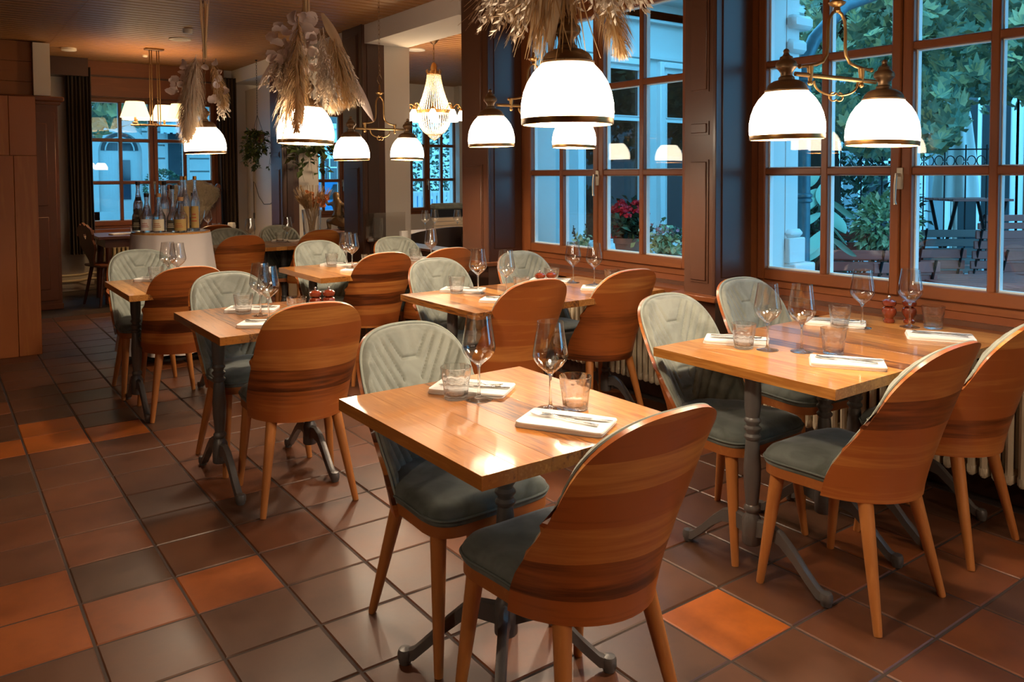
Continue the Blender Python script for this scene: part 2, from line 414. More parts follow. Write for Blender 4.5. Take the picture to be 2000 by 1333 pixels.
# ------------------------------------------------------------------ windows
def window(num, label, W, z0, z1, loc, rz, bars, sashes=2, cols=2, mats=None, handle=True, glass='pane', fw=.055, depth=.075):
    wm, wx = mats or (M['winwood'], M['winwoodx'])
    r = struct('window_%d' % num, label, loc, rz)
    H = W/2
    f = MB()
    f.box(-H, -H+fw, 0, depth, z0, z1, b=.006); f.box(H-fw, H, 0, depth, z0, z1, b=.006)
    f.build('frame_post', wm, r)
    f = MB(); f.box(-H+fw, H-fw, .002, depth, z1-fw, z1, b=.005); f.box(-H+fw, H-fw, .002, depth, z0, z0+fw, b=.005)
    f.build('frame_rail', wx, r)
    sw = (W-2*fw)/sashes; st = .052
    for s in range(sashes):
        x0 = -H+fw+s*sw; x1 = x0+sw; a0, a1 = z0+fw-.012, z1-fw+.012
        b = MB(); b.box(x0+.002, x0+st, -.018, .045, a0, a1, b=.007); b.box(x1-st, x1-.002, -.018, .045, a0, a1, b=.007)
        sa = b.build('sash', wm, r)
        b = MB(); b.box(x0+st-.004, x1-st+.004, -.016, .045, a0, a0+st+.012, b=.007); b.box(x0+st-.004, x1-st+.004, -.016, .045, a1-st, a1, b=.007)
        b.build('sash_rail', wx, sa)
        gx = [x0+st]+[x0+st+(x1-x0-2*st)*k/cols for k in range(1, cols)]+[x1-st]
        gz = [a0+st+.012]+[z for z in bars]+[a1-st]
        for k in range(1, cols): MB().box(gx[k]-.020, gx[k]+.020, -.010, .04, gz[0]-.004, gz[-1]+.004, b=.006).build('glazing_bar', wm, sa)
        for z in bars:
            for k in range(cols): MB().box(gx[k]+(.014 if k else -.004), gx[k+1]+(-.014 if k < cols-1 else .004), -.009, .04, z-.020, z+.020, b=.006).build('glazing_bar', wx, sa)
        for k in range(cols):
            for q in range(len(gz)-1):
                ex0 = gx[k]+(.010 if k else -.006); ex1 = gx[k+1]-(.010 if k < cols-1 else -.006)
                ez0 = gz[q]+(.010 if q else -.006); ez1 = gz[q+1]-(.010 if q < len(gz)-2 else -.006)
                MB().box(ex0, ex1, .014, .020, ez0, ez1).build('pane', M[glass], sa, None)
        b = MB()
        for k in range(cols):
            for q in range(len(gz)-1):
                ex0 = gx[k]+(.016 if k else .0); ex1 = gx[k+1]-(.016 if k < cols-1 else .0); ez0 = gz[q]+(.016 if q else .0); ez1 = gz[q+1]-(.016 if q < len(gz)-2 else .0)
                b.box(ex0, ex0+.008, .021, .05, ez0, ez1); b.box(ex1-.008, ex1, .021, .05, ez0, ez1); b.box(ex0+.008, ex1-.008, .021, .05, ez0, ez0+.008); b.box(ex0+.008, ex1-.008, .021, .05, ez1-.008, ez1)
        b.build('outer_bead', M['extwhite'], sa, None)
        if s > 0 and handle:
            zc = bars[0]-.04 if bars else (z0+z1)/2
            b = MB(); b.box(x0-.016, x0+.018, -.024, -.016, zc-.05, zc+.055, b=.003)
            h = b.build('window_handle', M['handle'], r)
            b = MB(); b.tube([(x0, -.02, zc+.02), (x0, -.055, zc+.02)], .008, 10)
            b.tube([(x0, -.052, zc+.028), (x0-.002, -.058, zc-.03), (x0-.004, -.056, zc-.10), (x0-.002, -.055, zc-.12)], [.009, .010, .0085, .011], 10, sx=1, sy=.7)
            b.build('lever', M['handle'], h)
    return r
WX = 3.78
window(1, 'right-hand wooden window of twelve panes beside the twin lamp', 1.744, .80, 2.62, (WX-.02, 2.002, 0), -PI/2, (1.443, 2.03))
window(2, 'wooden window of twelve panes behind the middle table pair', 1.744, .80, 2.62, (WX-.02, 4.138, 0), -PI/2, (1.443, 2.03))
window(3, 'wooden window nearest the viewer, outside the frame at right', 1.744, .80, 2.62, (WX-.02, -.138, 0), -PI/2, (1.443, 2.03))
window(4, 'wooden back window behind the bottle table', 1.66, .765, 2.46, (2.40, 11.30, 0), 0, (1.35, 1.894), fw=.045)
window(5, 'back window behind the bronze figure', 1.30, .80, 2.40, (5.05, 11.30, 0), 0, (1.35, 1.90), fw=.05)
window(6, 'back window of the side room behind the crystal chandelier', 1.22, .80, 2.40, (6.52, 11.30, 0), 0, (1.35, 1.90), fw=.05)

# ------------------------------------------------------------------ walls
def wall(name, label, boxes, mat):
    b = MB()
    for q in boxes: b.box(*q)
    return tag(b.build(name, mat, None, None), label, None, None, 'structure')
ops = [(-1.010, .734), (1.130, 2.874), (3.266, 5.010)]
ys = [-1.9]+[q for p in ops for q in p]+[5.42]
piers = [(ys[k], ys[k+1]) for k in range(0, len(ys), 2)]
wall('wall_right', 'window wall, light facade outside', [(3.79, 4.08, -1.9, 5.42, -.1, .80), (3.79, 4.08, -1.9, 5.42, 2.62, 3.1)]+[(3.79, 4.08, a, c, .80, 2.62) for a, c in piers], M['facade'])
wall('wall_right_inner', 'brown timber lining of the window wall', [(3.765, 3.79, -1.9, 5.42, 0, .80), (3.765, 3.79, -1.9, 5.42, 2.62, ZC)]+[(3.765, 3.79, a, c, .80, 2.62) for a, c in piers], M['panelwood'])
wall('wall_left', 'plain wall on the far side of the aisle', [(-2.7, -2.6, -1.9, 11.4, 0, ZC)], M['pillar'])
wall('wall_front', 'timber wall behind the viewer', [(-2.7, 3.79, -2.0, -1.9, 0, ZC)], M['winwoodx'])
wall('wall_back', 'white back wall around the windows', [(-2.7, 1.57, 11.31, 11.6, 0, 3.1), (1.57, 3.23, 11.31, 11.6, 0, .765), (1.57, 3.23, 11.31, 11.6, 2.46, 3.1),
     (3.23, 4.40, 11.31, 11.6, 0, 3.1), (4.40, 5.70, 11.31, 11.6, 0, .8), (4.40, 5.70, 11.31, 11.6, 2.40, 3.1), (5.70, 5.91, 11.31, 11.6, 0, 3.1),
     (5.91, 7.13, 11.31, 11.6, 0, .8), (5.91, 7.13, 11.31, 11.6, 2.40, 3.1), (7.13, 8.2, 11.31, 11.6, 0, 3.1)], M['plaster'])
wall('trim_1', 'orange-brown timber blind box above the back window', [(1.50, 3.30, 11.22, 11.305, 2.44, ZC)], M['winwoodx'])
wall('trim_2', 'timber sill of the back window', [(1.46, 3.30, 11.10, 11.30, .70, .765)], M['winwoodx'])
wall('wall_niche', 'white niche wall behind the hanging plant', [(3.62, 3.72, 9.7, 11.31, .5, 2.62), (3.40, 3.72, 9.7, 11.31, 0, .5)], M['plaster'])
wall('wall_side_room_right', 'white panelled wall of the side room', [(7.9, 8.1, 5.3, 11.4, 0, 3.1)]+[(7.05, 7.14, 11.15, 11.31, 0, ZC), (7.2, 7.9, 11.22, 11.31, 0, ZC)], M['whitepaint'])
# side-room facade towards the terrace (glazed)
fx = [(4.08, 4.62), (5.52, 5.66), (6.56, 6.70), (7.60, 8.1)]
wall('wall_side_room_front', 'white rendered facade of the side room facing the terrace', [(4.08, 8.1, 5.42, 5.62, -.1, .72), (4.08, 8.1, 5.42, 5.62, 2.50, 3.3)]+[(a, c, 5.42, 5.62, .72, 2.50) for a, c in fx], M['facade'])
wx = (M['extwhite'], M['extwhite'])
for k, (xc, wd) in enumerate(((5.07, .90), (6.11, .90), (7.15, .90))):
    window(7+k, ('white framed side-room window next to the stone pilaster', 'middle white framed side-room window on the terrace', 'outer white framed side-room window on the terrace')[k], wd, .72, 2.50, (xc, 5.44, 0), PI, (1.95,), sashes=1, cols=2 if k else 1, mats=wx, handle=False, glass='darkglass')
wall('trim_3', 'white eaves board over the side-room facade', [(4.08, 8.4, 5.15, 5.62, 3.05, 3.14), (4.08, 8.3, 5.36, 5.425, 2.86, 2.875), (4.08, 8.3, 5.38, 5.425, 2.52, 2.55), (4.6, 7.7, 5.28, 5.43, .68, .72)], M['facade'])
# beam between room and side room
wall('beam_ceiling', 'white plastered beam above the opening to the side room', [(3.43, 3.90, 5.425, 11.305, 2.70, ZC-.002)], M['plaster'])
wall('trim_4', 'brown parapet between the pillars', [(3.46, 3.60, 5.42, 7.12, 0, .78), (3.42, 3.64, 5.42, 7.12, .78, .80)], M['pillar_dark'])
wall('trim_5', 'low white parapet under the vase', [(3.44, 3.72, 7.57, 9.30, 0, .62), (3.40, 3.76, 7.57, 9.30, .62, .64)], M['whitepaint'])
# window sill ledge and panel below the windows
wall('trim_6', 'timber window ledge along the right wall', [(3.60, 3.765, -1.9, 2.86, .715, .742), (3.60, 3.765, 3.10, 5.04, .715, .742)], M['winwood'])
wall('trim_7', 'dark moulding under the window frames', [(3.745, 3.765, -1.9, 2.86, .742, .765), (3.745, 3.765, 3.10, 5.04, .742, .765)], M['pillar'])
wall('baseboard_right', 'dark skirting below the radiators', [(3.745, 3.765, -1.9, 5.04, 0, .09)], M['pillar_dark'])
wall('trim_8', 'timber frieze above the windows', [(3.735, 3.766, -1.9, 5.04, 2.64, ZC)], M['winwood'])

# pillars clad in brown panels
def pillar(n, label, y0, y1, x1, mat_face, panels, ledge=False, x0=3.45):
    r = struct('pillar', label)
    MB().box(x0, x1, y0, y1, 0, ZC, b=.004).build('pillar_core', mat_face, r)
    w_ = y1-y0
    for (a, c) in panels:
        b = MB(); m = w_*.20
        b.box(x0-.006, x0+.01, y0+m, y1-m, a, c); b.box(x0-.013, x0, y0+m+.012, y1-m-.012, a+.012, c-.012, b=.003)
        b.build('raised_panel', mat_face, r)
    b = MB(); m = .05
    for (a, c) in ((.86, ZC-.06),):
        b.box(x0+m, x1-m-.02, y0-.008, y0+.01, a, c, b=.003)
    b.build('side_panel', M['pillar_dark'], r)
    b = MB(); b.box(x0-.012, x0+.012, y0-.012, y0+.012, 0, ZC, b=.004)
    b.build('corner_bead', M['pillar_dark'], r)
    if ledge:
        MB().box(x0-.06, x1, y0-.05, y1+.05, .735, .765, b=.004).build('pillar_ledge', M['winwood'], r)
        MB().box(x0-.02, x1, y0-.02, y1+.02, 0, .735).build('pillar_base', M['pillar_dark'], r)
    return r
pan = [(.83, 1.51), (1.645, 1.72), (1.88, 2.80)]
pillar(1, 'brown panelled pillar between the two right windows', 2.868, 3.09, 3.765, M['pillar'], pan, True)
pillar(2, 'brown panelled pillar left of the middle window', 5.045, 5.42, 3.765, M['pillar'], pan, True)
pillar(3, 'brown pillar behind the rear twin lamp', 7.12, 7.57, 3.64, M['pillar'], pan, False, 3.40)
pillar(4, 'dark brown pillar left of the flower vase', 9.30, 9.70, 3.60, M['pillar'], pan, False, 3.40)
wall('wall_pier_white', 'white pier beside the rear brown pillar', [(3.641, 3.92, 7.125, 7.565, 0, 2.699)], M['whitepaint'])
wall('wall_pier_plain', 'white pier beside the dark brown pillar', [(3.601, 3.85, 9.305, 9.695, 0, 2.699)], M['whitepaint'])

# ------------------------------------------------------------------ left side
pt = struct('wall_left_partition', 'partition end clad in knotty walnut boards')
for k, (a, c, z0, z1) in enumerate(((.375, .545, 0, 1.60), (.547, .706, 0, 1.60), (.375, .52, 1.602, 2.07), (.522, .706, 1.602, 2.07))):
    MB().box(a, c, 7.43, 7.46, z0, z1, b=.003).build('cladding_board', M['post'] if 'post' in M else wood('post_boards', '#5a2c0e', '#a45a20', '#c07832', 'z', .5, .8, .3), pt)
MB().box(.38, .70, 7.458, 7.9, 0, 2.068).build('partition_core', M['panelwood'], pt, None)
hd = struct('wall_left_header', 'wood boarded bulkhead above the tall cabinet')
for k in range(4):
    MB().box(-2.6, .93, 10.02, 10.05, 2.02+k*.215, 2.02+(k+1)*.215-.003, b=.002).build('header_board', M['panelx'] if 'panelx' in M else wood('header_boards', '#7c4518', '#a05f25', '#b87631', 'x', .5, .7, .2), hd)
MB().box(-2.6, .93, 10.052, 10.3, 2.0, ZC).build('bulkhead_core', M['pillar_dark'], hd, None)
wall('trim_9', 'white end post of the bulkhead', [(.932, 1.09, 9.92, 10.3, 2.30, 2.86)], M['whitepaint'])
wall('trim_10', 'dark curtain rail box at the ceiling', [(1.10, 1.62, 11.05, 11.30, 2.66, ZC), (1.50, 3.30, 11.19, 11.22, 2.68, 2.70)], M['pillar_dark'])
cb = thing('tall_cabinet', 'tall brown wooden cabinet with cornice beside the dark curtain', 'cabinet', (.78, 10.10, 0))
MB().box(-.35, .36, -.24, -.09, .06, 2.22).build('carcass', M['panelwood'], cb, None)
MB().box(-.36, .37, -.25, -.09, 0, .06, b=.004).build('plinth', M['panelwood'], cb)
b = MB(); b.box(-.37, .39, -.27, -.09, 2.20, 2.235, b=.006); b.box(-.38, .42, -.30, -.09, 2.235, 2.285, b=.01); b.build('cornice', M['panelwood'], cb)
b = MB(); b.box(-.32, .33, -.262, -.24, .10, 2.12, b=.004); d = b.build('cabinet_door', M['panelwood'], cb)
b = MB(); b.box(-.24, .25, -.272, -.26, .22, 1.0, b=.006); b.box(-.24, .25, -.272, -.26, 1.12, 2.0, b=.006); b.build('door_panel', M['panelwood'], d)
fr = thing('refrigerator', 'tall black refrigerator door edge with chrome bar beside the cabinet', 'fridge', (.66, 9.25, 0))
MB().box(-.5, .13, -.25, .25, .05, 2.0, b=.006).build('fridge_body', M['black'], fr)
MB().box(-.48, .11, -.22, .22, 0, .05).build('fridge_plinth', M['black'], fr, None)
b = MB(); b.tube([(.06, -.29, .55), (.06, -.29, 1.75)], .012, 8); b.tube([(.06, -.25, .6), (.06, -.29, .6)], .008, 6); b.tube([(.06, -.25, 1.7), (.06, -.29, 1.7)], .008, 6)
b.build('bar_handle', M['steel'], fr)
fr = thing('glass_door_cooler', 'black glass-door cooler with white frame at the left edge', 'fridge', (.02, 7.62, 0))
MB().box(-.33, .335, -.22, .3, .06, 1.98, b=.005).build('cooler_body', M['black'], fr)
b = MB(); b.box(-.32, .325, -.235, -.222, .12, 1.92); b.build('cooler_glass', M['screen'], fr, None)
b = MB(); b.box(.28, .325, -.245, -.22, .1, 1.94, b=.003); b.box(-.32, -.28, -.245, -.22, .1, 1.94, b=.003); b.box(-.28, .28, -.245, -.22, .1, .14, b=.003); b.box(-.28, .28, -.245, -.22, 1.9, 1.94, b=.003)
b.build('cooler_frame', M['steel'], fr)
for x in (-.28, .28): MB().lathe([(.02, 0), (.02, .062)], 10, (x, -.15, 0)).build('foot', M['black'], fr)
D = math.radians
# ------------------------------------------------------------------ shell chair
EDGE = [(.386, -.02), (.45, -.04), (.50, -.065), (.54, -.095), (.60, -.14), (.66, -.187), (.72, -.225), (.79, -.262), (.886, -.315), (.92, -.335)]
YC = [(.40, -.225), (.47, -.240), (.60, -.278), (.75, -.325), (.86, -.358), (.92, -.374)]
WD = [(.385, .218), (.47, .228), (.56, .230), (.66, .228), (.72, .224), (.92, .222)]
def shell_pt(s, t):
    z0 = .386; z1 = .70+.212*(1-abs(s)**2.5)**(1/2.5); z = z0+(z1-z0)*t
    pm = lerp_tab([(.40, 1.36), (.55, 1.2), (.70, 1.0), (.92, .9)], z)
    a = s*pm; W_ = lerp_tab(WD, z); yc = lerp_tab(YC, z); ye = lerp_tab(EDGE, z)
    return Vector((W_*math.sin(a)/math.sin(pm), yc+(ye-yc)*(1-math.cos(a))/(1-math.cos(pm)), z))
def shell_n(s, t):
    e = .004
    du = shell_pt(min(1, s+e), t)-shell_pt(max(-1, s-e), t); dv = shell_pt(s, min(1, t+e))-shell_pt(s, max(0, t-e))
    if du.length < 1e-9 or dv.length < 1e-9: return Vector((0, 1, 0))
    n = du.cross(dv); n.normalize()
    if n.y < 0 : n = -n
    return n
def sgrid(nu):
    return [math.sin(PI/2*(2*i/nu-1)) for i in range(nu+1)]
def make_chair():
    th = .013
    ss = sgrid(30); nt = 22
    b = MB(); vs = []; fs = []
    for lay in (0, 1):
        for s in ss:
            for j in range(nt+1):
                p = shell_pt(s, j/nt)
                if lay: p = p+shell_n(s, j/nt)*th
                vs.append(p)
    W_ = nt+1; N0 = len(ss)*W_
    for i in range(len(ss)-1):
        for j in range(nt):
            a = i*W_+j; q = (a, a+W_, a+W_+1, a+1); fs.append(q); fs.append(tuple(reversed([N0+k for k in q])))
    per = [(0, j) for j in range(nt+1)]+[(i, nt) for i in range(1, len(ss))]+[(len(ss)-1, j) for j in range(nt-1, -1, -1)]+[(i, 0) for i in range(len(ss)-2, 0, -1)]
    idx = [i*W_+j for i, j in per]
    for a, c in zip(idx, idx[1:]+idx[:1]): fs.append((a, c, N0+c, N0+a))
    b.add(vs, fs)
    root = thing('shell_chair', 'x', 'chair', (0, 0, 0), 0, 'shell chairs around the tables')
    b.build('back_shell', M['veneer'], root, 50)
    # quilted pad
    ss = [x*.985 for x in [(.6*(2*i/96-1)+.4*math.sin(PI/2*(2*i/96-1))) for i in range(97)]]; nt = 92; b = MB(); vs = []
    t0 = .16
    def groove(p):
        x = abs(p.x); z = p.z; g = 0; sg = .0052
        if z > .785 and x < .12: g = max(g, math.exp(-((x-(.034+.62*(z-.79)))*.85/sg)**2))
        if x < .036: g = max(g, math.exp(-((z-.79)/sg)**2), math.exp(-((z-.60)/sg)**2), math.exp(-((z-.52)/sg)**2))
        if x < .032: g = max(g, .8*math.exp(-((z-.893)/.004)**2))
        if x > .034:
            v = (x-.077-.55*(z-.79))/.040
            k = round(v)
            if 0 <= k <= 9: g = max(g, math.exp(-((v-k)*.040*.87/sg)**2))
        return g
    for s in ss:
        for j in range(nt+1):
            t = t0+(0.985-t0)*j/nt
            p = shell_pt(s, t); n = shell_n(s, t)
            e = min(1, (1-abs(s))/.06+.0, (1-j/nt)/.05, 1)
            e = max(0, e)**.5; eg = max(0, min(1, (1-abs(s)-.03)/.10, (1-j/nt-.02)/.10))
            q = p+n*(th+.006+.026*e)
            q = q-n*(groove(p)*.0095*eg)
            vs.append(q)
    W_ = nt+1; fs = []
    for i in range(len(ss)-1):
        for j in range(nt): a = i*W_+j; fs.append((a, a+1, a+W_+1, a+W_))
    # skirt back to the shell
    per = [(0, j) for j in range(nt+1)]+[(i, nt) for i in range(1, len(ss))]+[(len(ss)-1, j) for j in range(nt-1, -1, -1)]
    n0 = len(vs)
    for i, j in per:
        s = ss[i]; t = t0+(0.985-t0)*j/nt; vs.append(shell_pt(s, t)+shell_n(s, t)*(th-.002))
    for k in range(len(per)-1):
        a = per[k][0]*W_+per[k][1]; c = per[k+1][0]*W_+per[k+1][1]; fs.append((a, c, n0+k+1, n0+k))
    b.add(vs, fs); b.build('back_cushion', M['velvet'], root, 60)
    # piping along the rim
    pts = []
    for j in range(4, 41): t = j/40*.99; pts.append(shell_pt(-.992, t)+shell_n(-.99, t)*(th+.004))
    for s in sgrid(60)[2:-2]: pts.append(shell_pt(s, .992)+shell_n(s, .985)*(th+.004))
    for j in range(40, 3, -1): t = j/40*.99; pts.append(shell_pt(.992, t)+shell_n(.99, t)*(th+.004))
    MB().tube(pts, .0048, 6).build('rim_piping', M['piping'], root)
    # seat: wooden frame, cushion with piping
    outl = []
    for i in range(25):
        q = shell_pt(-.97+1.94*i/24, .14); nn = shell_n(-.97+1.94*i/24, .14); nn.z = 0; q = q+nn.normalized()*.012; outl.append((q.x, q.y))
    xe, ye = outl[-1]
    fr_ = []
    for i in range(1, 16):
        a = PI/2*i/16; fr_.append((xe+.002+(.012)*(i/16)-(1-math.cos(a)**.45)*(xe), ye+(.232-ye)*math.sin(a)**.45))
    fr_ = [(xe, ye+.05), (xe+.004, ye+.11)]+[(math.copysign(abs(math.cos(a))**.40, 1)*(xe+.010), .06+.175*math.sin(a)**.40) for a in [PI/2*i/14 for i in range(1, 15)]]
    outl = outl+fr_+[(-x, y) for x, y in reversed(fr_[:-1])]
    n = len(outl)
    def plan(q, k): return outl[q][0]*k, outl[q][1]*k
    b = MB(); P = [plan(k, .985) for k in range(n)]
    b.prism(P, .394, .430); b.build('seat_frame', M['rimwood'], root)
    prof = [(.99, .428), (1.008, .436), (.992, .444), (1.0, .452), (.985, .464), (.94, .476), (.82, .484), (.6, .489), (.3, .491), (.01, .492)]
    vs = []; fs = []
    for kk, z in prof:
        for q in range(n):
            x, y = plan(q, kk)
            z2 = z+(.004*math.sin(x*34)*math.cos(y*29+1) if kk < .95 else 0); vs.append((x, y, z2))
    for i in range(len(prof)-1):
        for q in range(n): q2 = (q+1) % n; fs.append((i*n+q, i*n+q2, (i+1)*n+q2, (i+1)*n+q))
    b = MB(); b.add(vs, fs); sc = b.build('seat_cushion', M['velvet_seat'], root, 60)
    pts = [Vector((*plan(q % n, 1.01), .447)) for q in range(24, n+1)]
    MB().tube(pts, .0042, 6, cap=False).build('seat_piping', M['seatpiping'], sc)
    for sx in (-1, 1):
        for sy, fx_, fy in ((1, .215, .212), (-1, .20, -.213)):
            b = MB()
            top = Vector((sx*(.182 if sy > 0 else .138), sy*(.165 if sy > 0 else .128), .40)); bot = Vector((sx*fx_, fy, 0))
            b.tube([bot, bot+(top-bot)*.02, bot+(top-bot)*.6, top], [.0125, .0135, .0205, .0245], 12)
            b.v = [(x, y, max(0, z)) for x, y, z in b.v]
            b.build('leg', M['legwood'], root)
    return root
# ------------------------------------------------------------------ pedestal table
def pedestal(root, x, arms=((-1, 0), (1, 0))):
    b = MB()
    prof = [(.030, .10), (.034, .105), (.034, .19), (.026, .205), (.022, .215), (.029, .225), (.029, .235), (.022, .245), (.024, .26), (.030, .33), (.031, .38), (.024, .47),
            (.022, .478), (.030, .488), (.030, .494), (.023, .502), (.023, .508), (.031, .518), (.031, .524), (.023, .532), (.023, .538), (.030, .547), (.030, .553), (.024, .562), (.029, .60), (.030, .66), (.027, .703)]
    b.lathe(prof, 20, (x, 0, 0)); col = b.build('column', M['iron'], root)
    for s, ra in arms:
        path = [(0, .02, .165), (0, .08, .178), (0, .125, .165), (0, .175, .125), (0, .225, .075), (0, .27, .035), (0, .30, .022)]
        hw = [.032, .028, .024, .021, .019, .018, .019]
        b = MB(); vs = []; fs = []
        for (dx, y, z), h in zip(path, hw):
            tw = .016
            for (ax, az) in ((-tw, -h), (tw, -h), (tw*.8, h*.75), (0, h), (-tw*.8, h*.75)): vs.append((x+ax*math.cos(ra)-s*y*math.sin(ra), ax*math.sin(ra)+s*y*math.cos(ra), max(.012, z+az)))
        m = 5
        for i in range(len(path)-1):
            for k in range(m):
                q = (i*m+k, i*m+(k+1) % m, (i+1)*m+(k+1) % m, (i+1)*m+k); fs.append(q if s > 0 else tuple(reversed(q)))
        b.add(vs, fs); b.add([vs[-5+k] for k in range(5)], [(0, 1, 2, 3, 4)])
        leg = b.build('foot_leg', M['iron'], root, 45)
        b = MB(); b.lathe([(.016, 0), (.019, .006), (.019, .012), (.022, .016), (.022, .034), (.018, .044), (.001, .048)], 14, (x-s*.298*math.sin(ra), s*.298*math.cos(ra), 0)); b.build('foot', M['iron'], leg)
    b = MB(); b.box(x-.028, x+.028, -.24, .24, .703, .725, b=.004); b.build('top_bracket', M['iron'], root)
def table(label, x0, y0, w=.68, d=.775, group='restaurant tables', nb=6, star=False):
    cx, cy = x0+w/2, y0+d/2
    t = thing('pedestal_table', label, 'table', (cx, cy, 0), 0, group)
    cuts = [-w/2]
    rs = random.Random(int(x0*1000+y0*77)); ws = [rs.uniform(.7, 1.4) for _ in range(nb)]; sm = sum(ws)
    for q in ws: cuts.append(cuts[-1]+q/sm*w)
    for k in range(nb):
        MB().box(cuts[k], cuts[k+1], -d/2, d/2, .725, .760, b=.0007).build('tabletop_board', M['tabletop'], t)
    if star: pedestal(t, 0, [(1, D(50)), (-1, D(50)), (1, D(-40)), (-1, D(-40))])
    else:
        for x in (-.232, .232): pedestal(t, x*w/.68)
    return t
TN = dict(T1='nearest aisle table', T2='middle aisle table', T3='rear aisle table', R='right-hand window table pair', M='middle window table pair', N='rear window table pair', O='table before the vase')
table('small solid-wood pedestal table nearest the viewer, two place settings', .982, 1.470, star=True)
table('middle aisle-side wooden pedestal table with pepper mills beyond it', .962, 3.395, .64)
table('rear aisle-side wooden pedestal table in front of the bottle table', .895, 4.90, .66)
table('aisle-side half of the right-hand window table pair', 2.262, 1.405, .655)
table('window-side half of the right-hand window table pair', 2.921, 1.405, .655)
table('aisle-side half of the middle window table pair', 2.135, 3.235, .655)
table('window-side half of the middle window table pair', 2.793, 3.235, .655)
table('aisle-side half of the rear window table pair', 2.055, 4.955, .645)
table('window-side half of the rear window table pair', 2.703, 4.955, .645)
table('aisle-side half of the table pair before the flower vase', 2.14, 7.38, .59, .72)
table('pillar-side half of the table pair before the flower vase', 2.733, 7.38, .59, .72)

ch = make_chair(); first = [True]
def chair(x, y, rz, label):
    if first[0]:
        first[0] = False; ch.location = (x, y, 0); ch.rotation_euler = (0, 0, rz); ch['label'] = label; return ch
    return dup(ch, (x, y, 0), rz, label)
W1 = 'wood-backed chair, veneered shell to viewer, '
Q1 = 'quilted sage chair facing viewer, '
chair(1.315, 1.560, D(1), W1+'nearest of all chairs')
chair(1.345, 2.150, D(180+2), Q1+'at far seat of the '+TN['T1'])
chair(1.315, 3.465, D(-7), W1+'at the '+TN['T2'])
chair(1.300, 4.060, D(180+4), Q1+'at the '+TN['T2'])
chair(1.225, 5.150, D(-4), W1+'at the '+TN['T3'])
chair(1.185, 5.78, D(180), Q1+'at the '+TN['T3'])
chair(2.535, 1.510, 0, W1+'aisle side of the '+TN['R'])
chair(3.190, 1.540, D(2), W1+'cut by the right picture edge')
chair(2.560, 2.060, D(180), Q1+'aisle side of the '+TN['R'])
chair(3.225, 2.205, D(180-4), Q1+'by the right pillar foot')
chair(2.460, 3.470, D(-3), W1+'aisle side of the '+TN['M'])
chair(3.125, 3.480, D(-4), W1+'window side of the '+TN['M'])
chair(2.525, 3.965, D(180), Q1+'aisle side of the '+TN['M'])
chair(3.205, 4.000, D(180), Q1+'window side of the '+TN['M'])
chair(2.500, 5.190, D(-3), W1+'aisle side of the '+TN['N'])
chair(3.000, 5.20, 0, W1+'window side of the '+TN['N'])
chair(2.475, 5.715, D(180), Q1+'aisle side of the '+TN['N'])
chair(3.150, 5.695, D(180), Q1+'window side of the '+TN['N'])
chair(2.210, 7.370, 0, W1+'aisle side of the '+TN['O'])
chair(3.010, 7.600, D(4), W1+'pillar side of the '+TN['O'])
chair(2.920, 7.840, D(180), Q1+'pillar side of the '+TN['O'])
chair(2.370, 7.720, D(180), Q1+'aisle side of the '+TN['O'])
chair(2.420, 9.020, D(6), W1+'at the long table under the back window')

# ------------------------------------------------------------------ place settings
def wine_proto():
    o = MB()
    out = [(.0375, 0), (.037, .0018), (.022, .0045), (.008, .0085), (.0045, .015), (.0036, .035), (.0034, .075), (.0042, .088), (.009, .097), (.020, .106), (.033, .117), (.043, .131), (.0465, .142), (.0455, .152), (.042, .174), (.037, .205), (.0335, .232)]
    inn = [(.0328, .232), (.0362, .205), (.0412, .174), (.0447, .152), (.0457, .142), (.0422, .132), (.0322, .1185), (.019, .1075), (.008, .100), (.0008, .098)]
    t = thing('wine_glass', 'x', 'glass', group='wine glasses on the laid tables')
    o.lathe(out[:9]+[(.0012, .0985)], 28); o.build('stem_and_foot', M['tumbler'], t, 60)
    o = MB(); o.lathe(out[8:]+inn, 32, cap0=False); o.build('bowl', M['wine'], t, 60)
    return t
def tumbler_proto():
    b = MB()
    fl = lambda a, z: 1 if z > .052 or z < .003 else (1-.05*abs(math.cos(5*a))**3+.0)
    b.lathe([(.030, 0), (.033, .002), (.0335, .012), (.0355, .030), (.0375, .050), (.0385, .054), (.0400, .060), (.0425, .088), (.0415, .0888),
             (.0388, .060), (.0365, .052), (.0335, .030), (.0315, .016), (.028, .012), (.001, .011)], 60, flute=fl)
    o = b.build('tumbler', M['tumbler'], None, 50)
    return tag(o, 'x', 'glass', 'water tumblers on the laid tables')
def napkin_proto():
    t = thing('napkin', 'x', 'napkin', group='folded napkins')
    for k, (dx, dy, h0, h1) in enumerate(((0, 0, 0, .0075), (.003, -.002, .0078, .0155))):
        b = MB(); L_, W_ = .123, .072; n = 6
        def fn(u, v):
            a = 2*PI*u; c, s = math.cos(a), math.sin(a)
            x = math.copysign(abs(c)**.12, c)*L_; y = math.copysign(abs(s)**.12, s)*W_
            hz = [h0, h0, (h0+h1)/2, h1, h1][min(4, int(v*4+.001))]; kk = [.0, .985, 1, .985, 0][min(4, int(v*4+.001))]
            return (x*kk+dx, y*kk+dy, hz+(.0012*math.sin(x*40+k)*(1 if v > .6 else 0)))
        b.grid(fn, 48, 4, True); b.build('fold', M['linen'], t, 50)
    return t
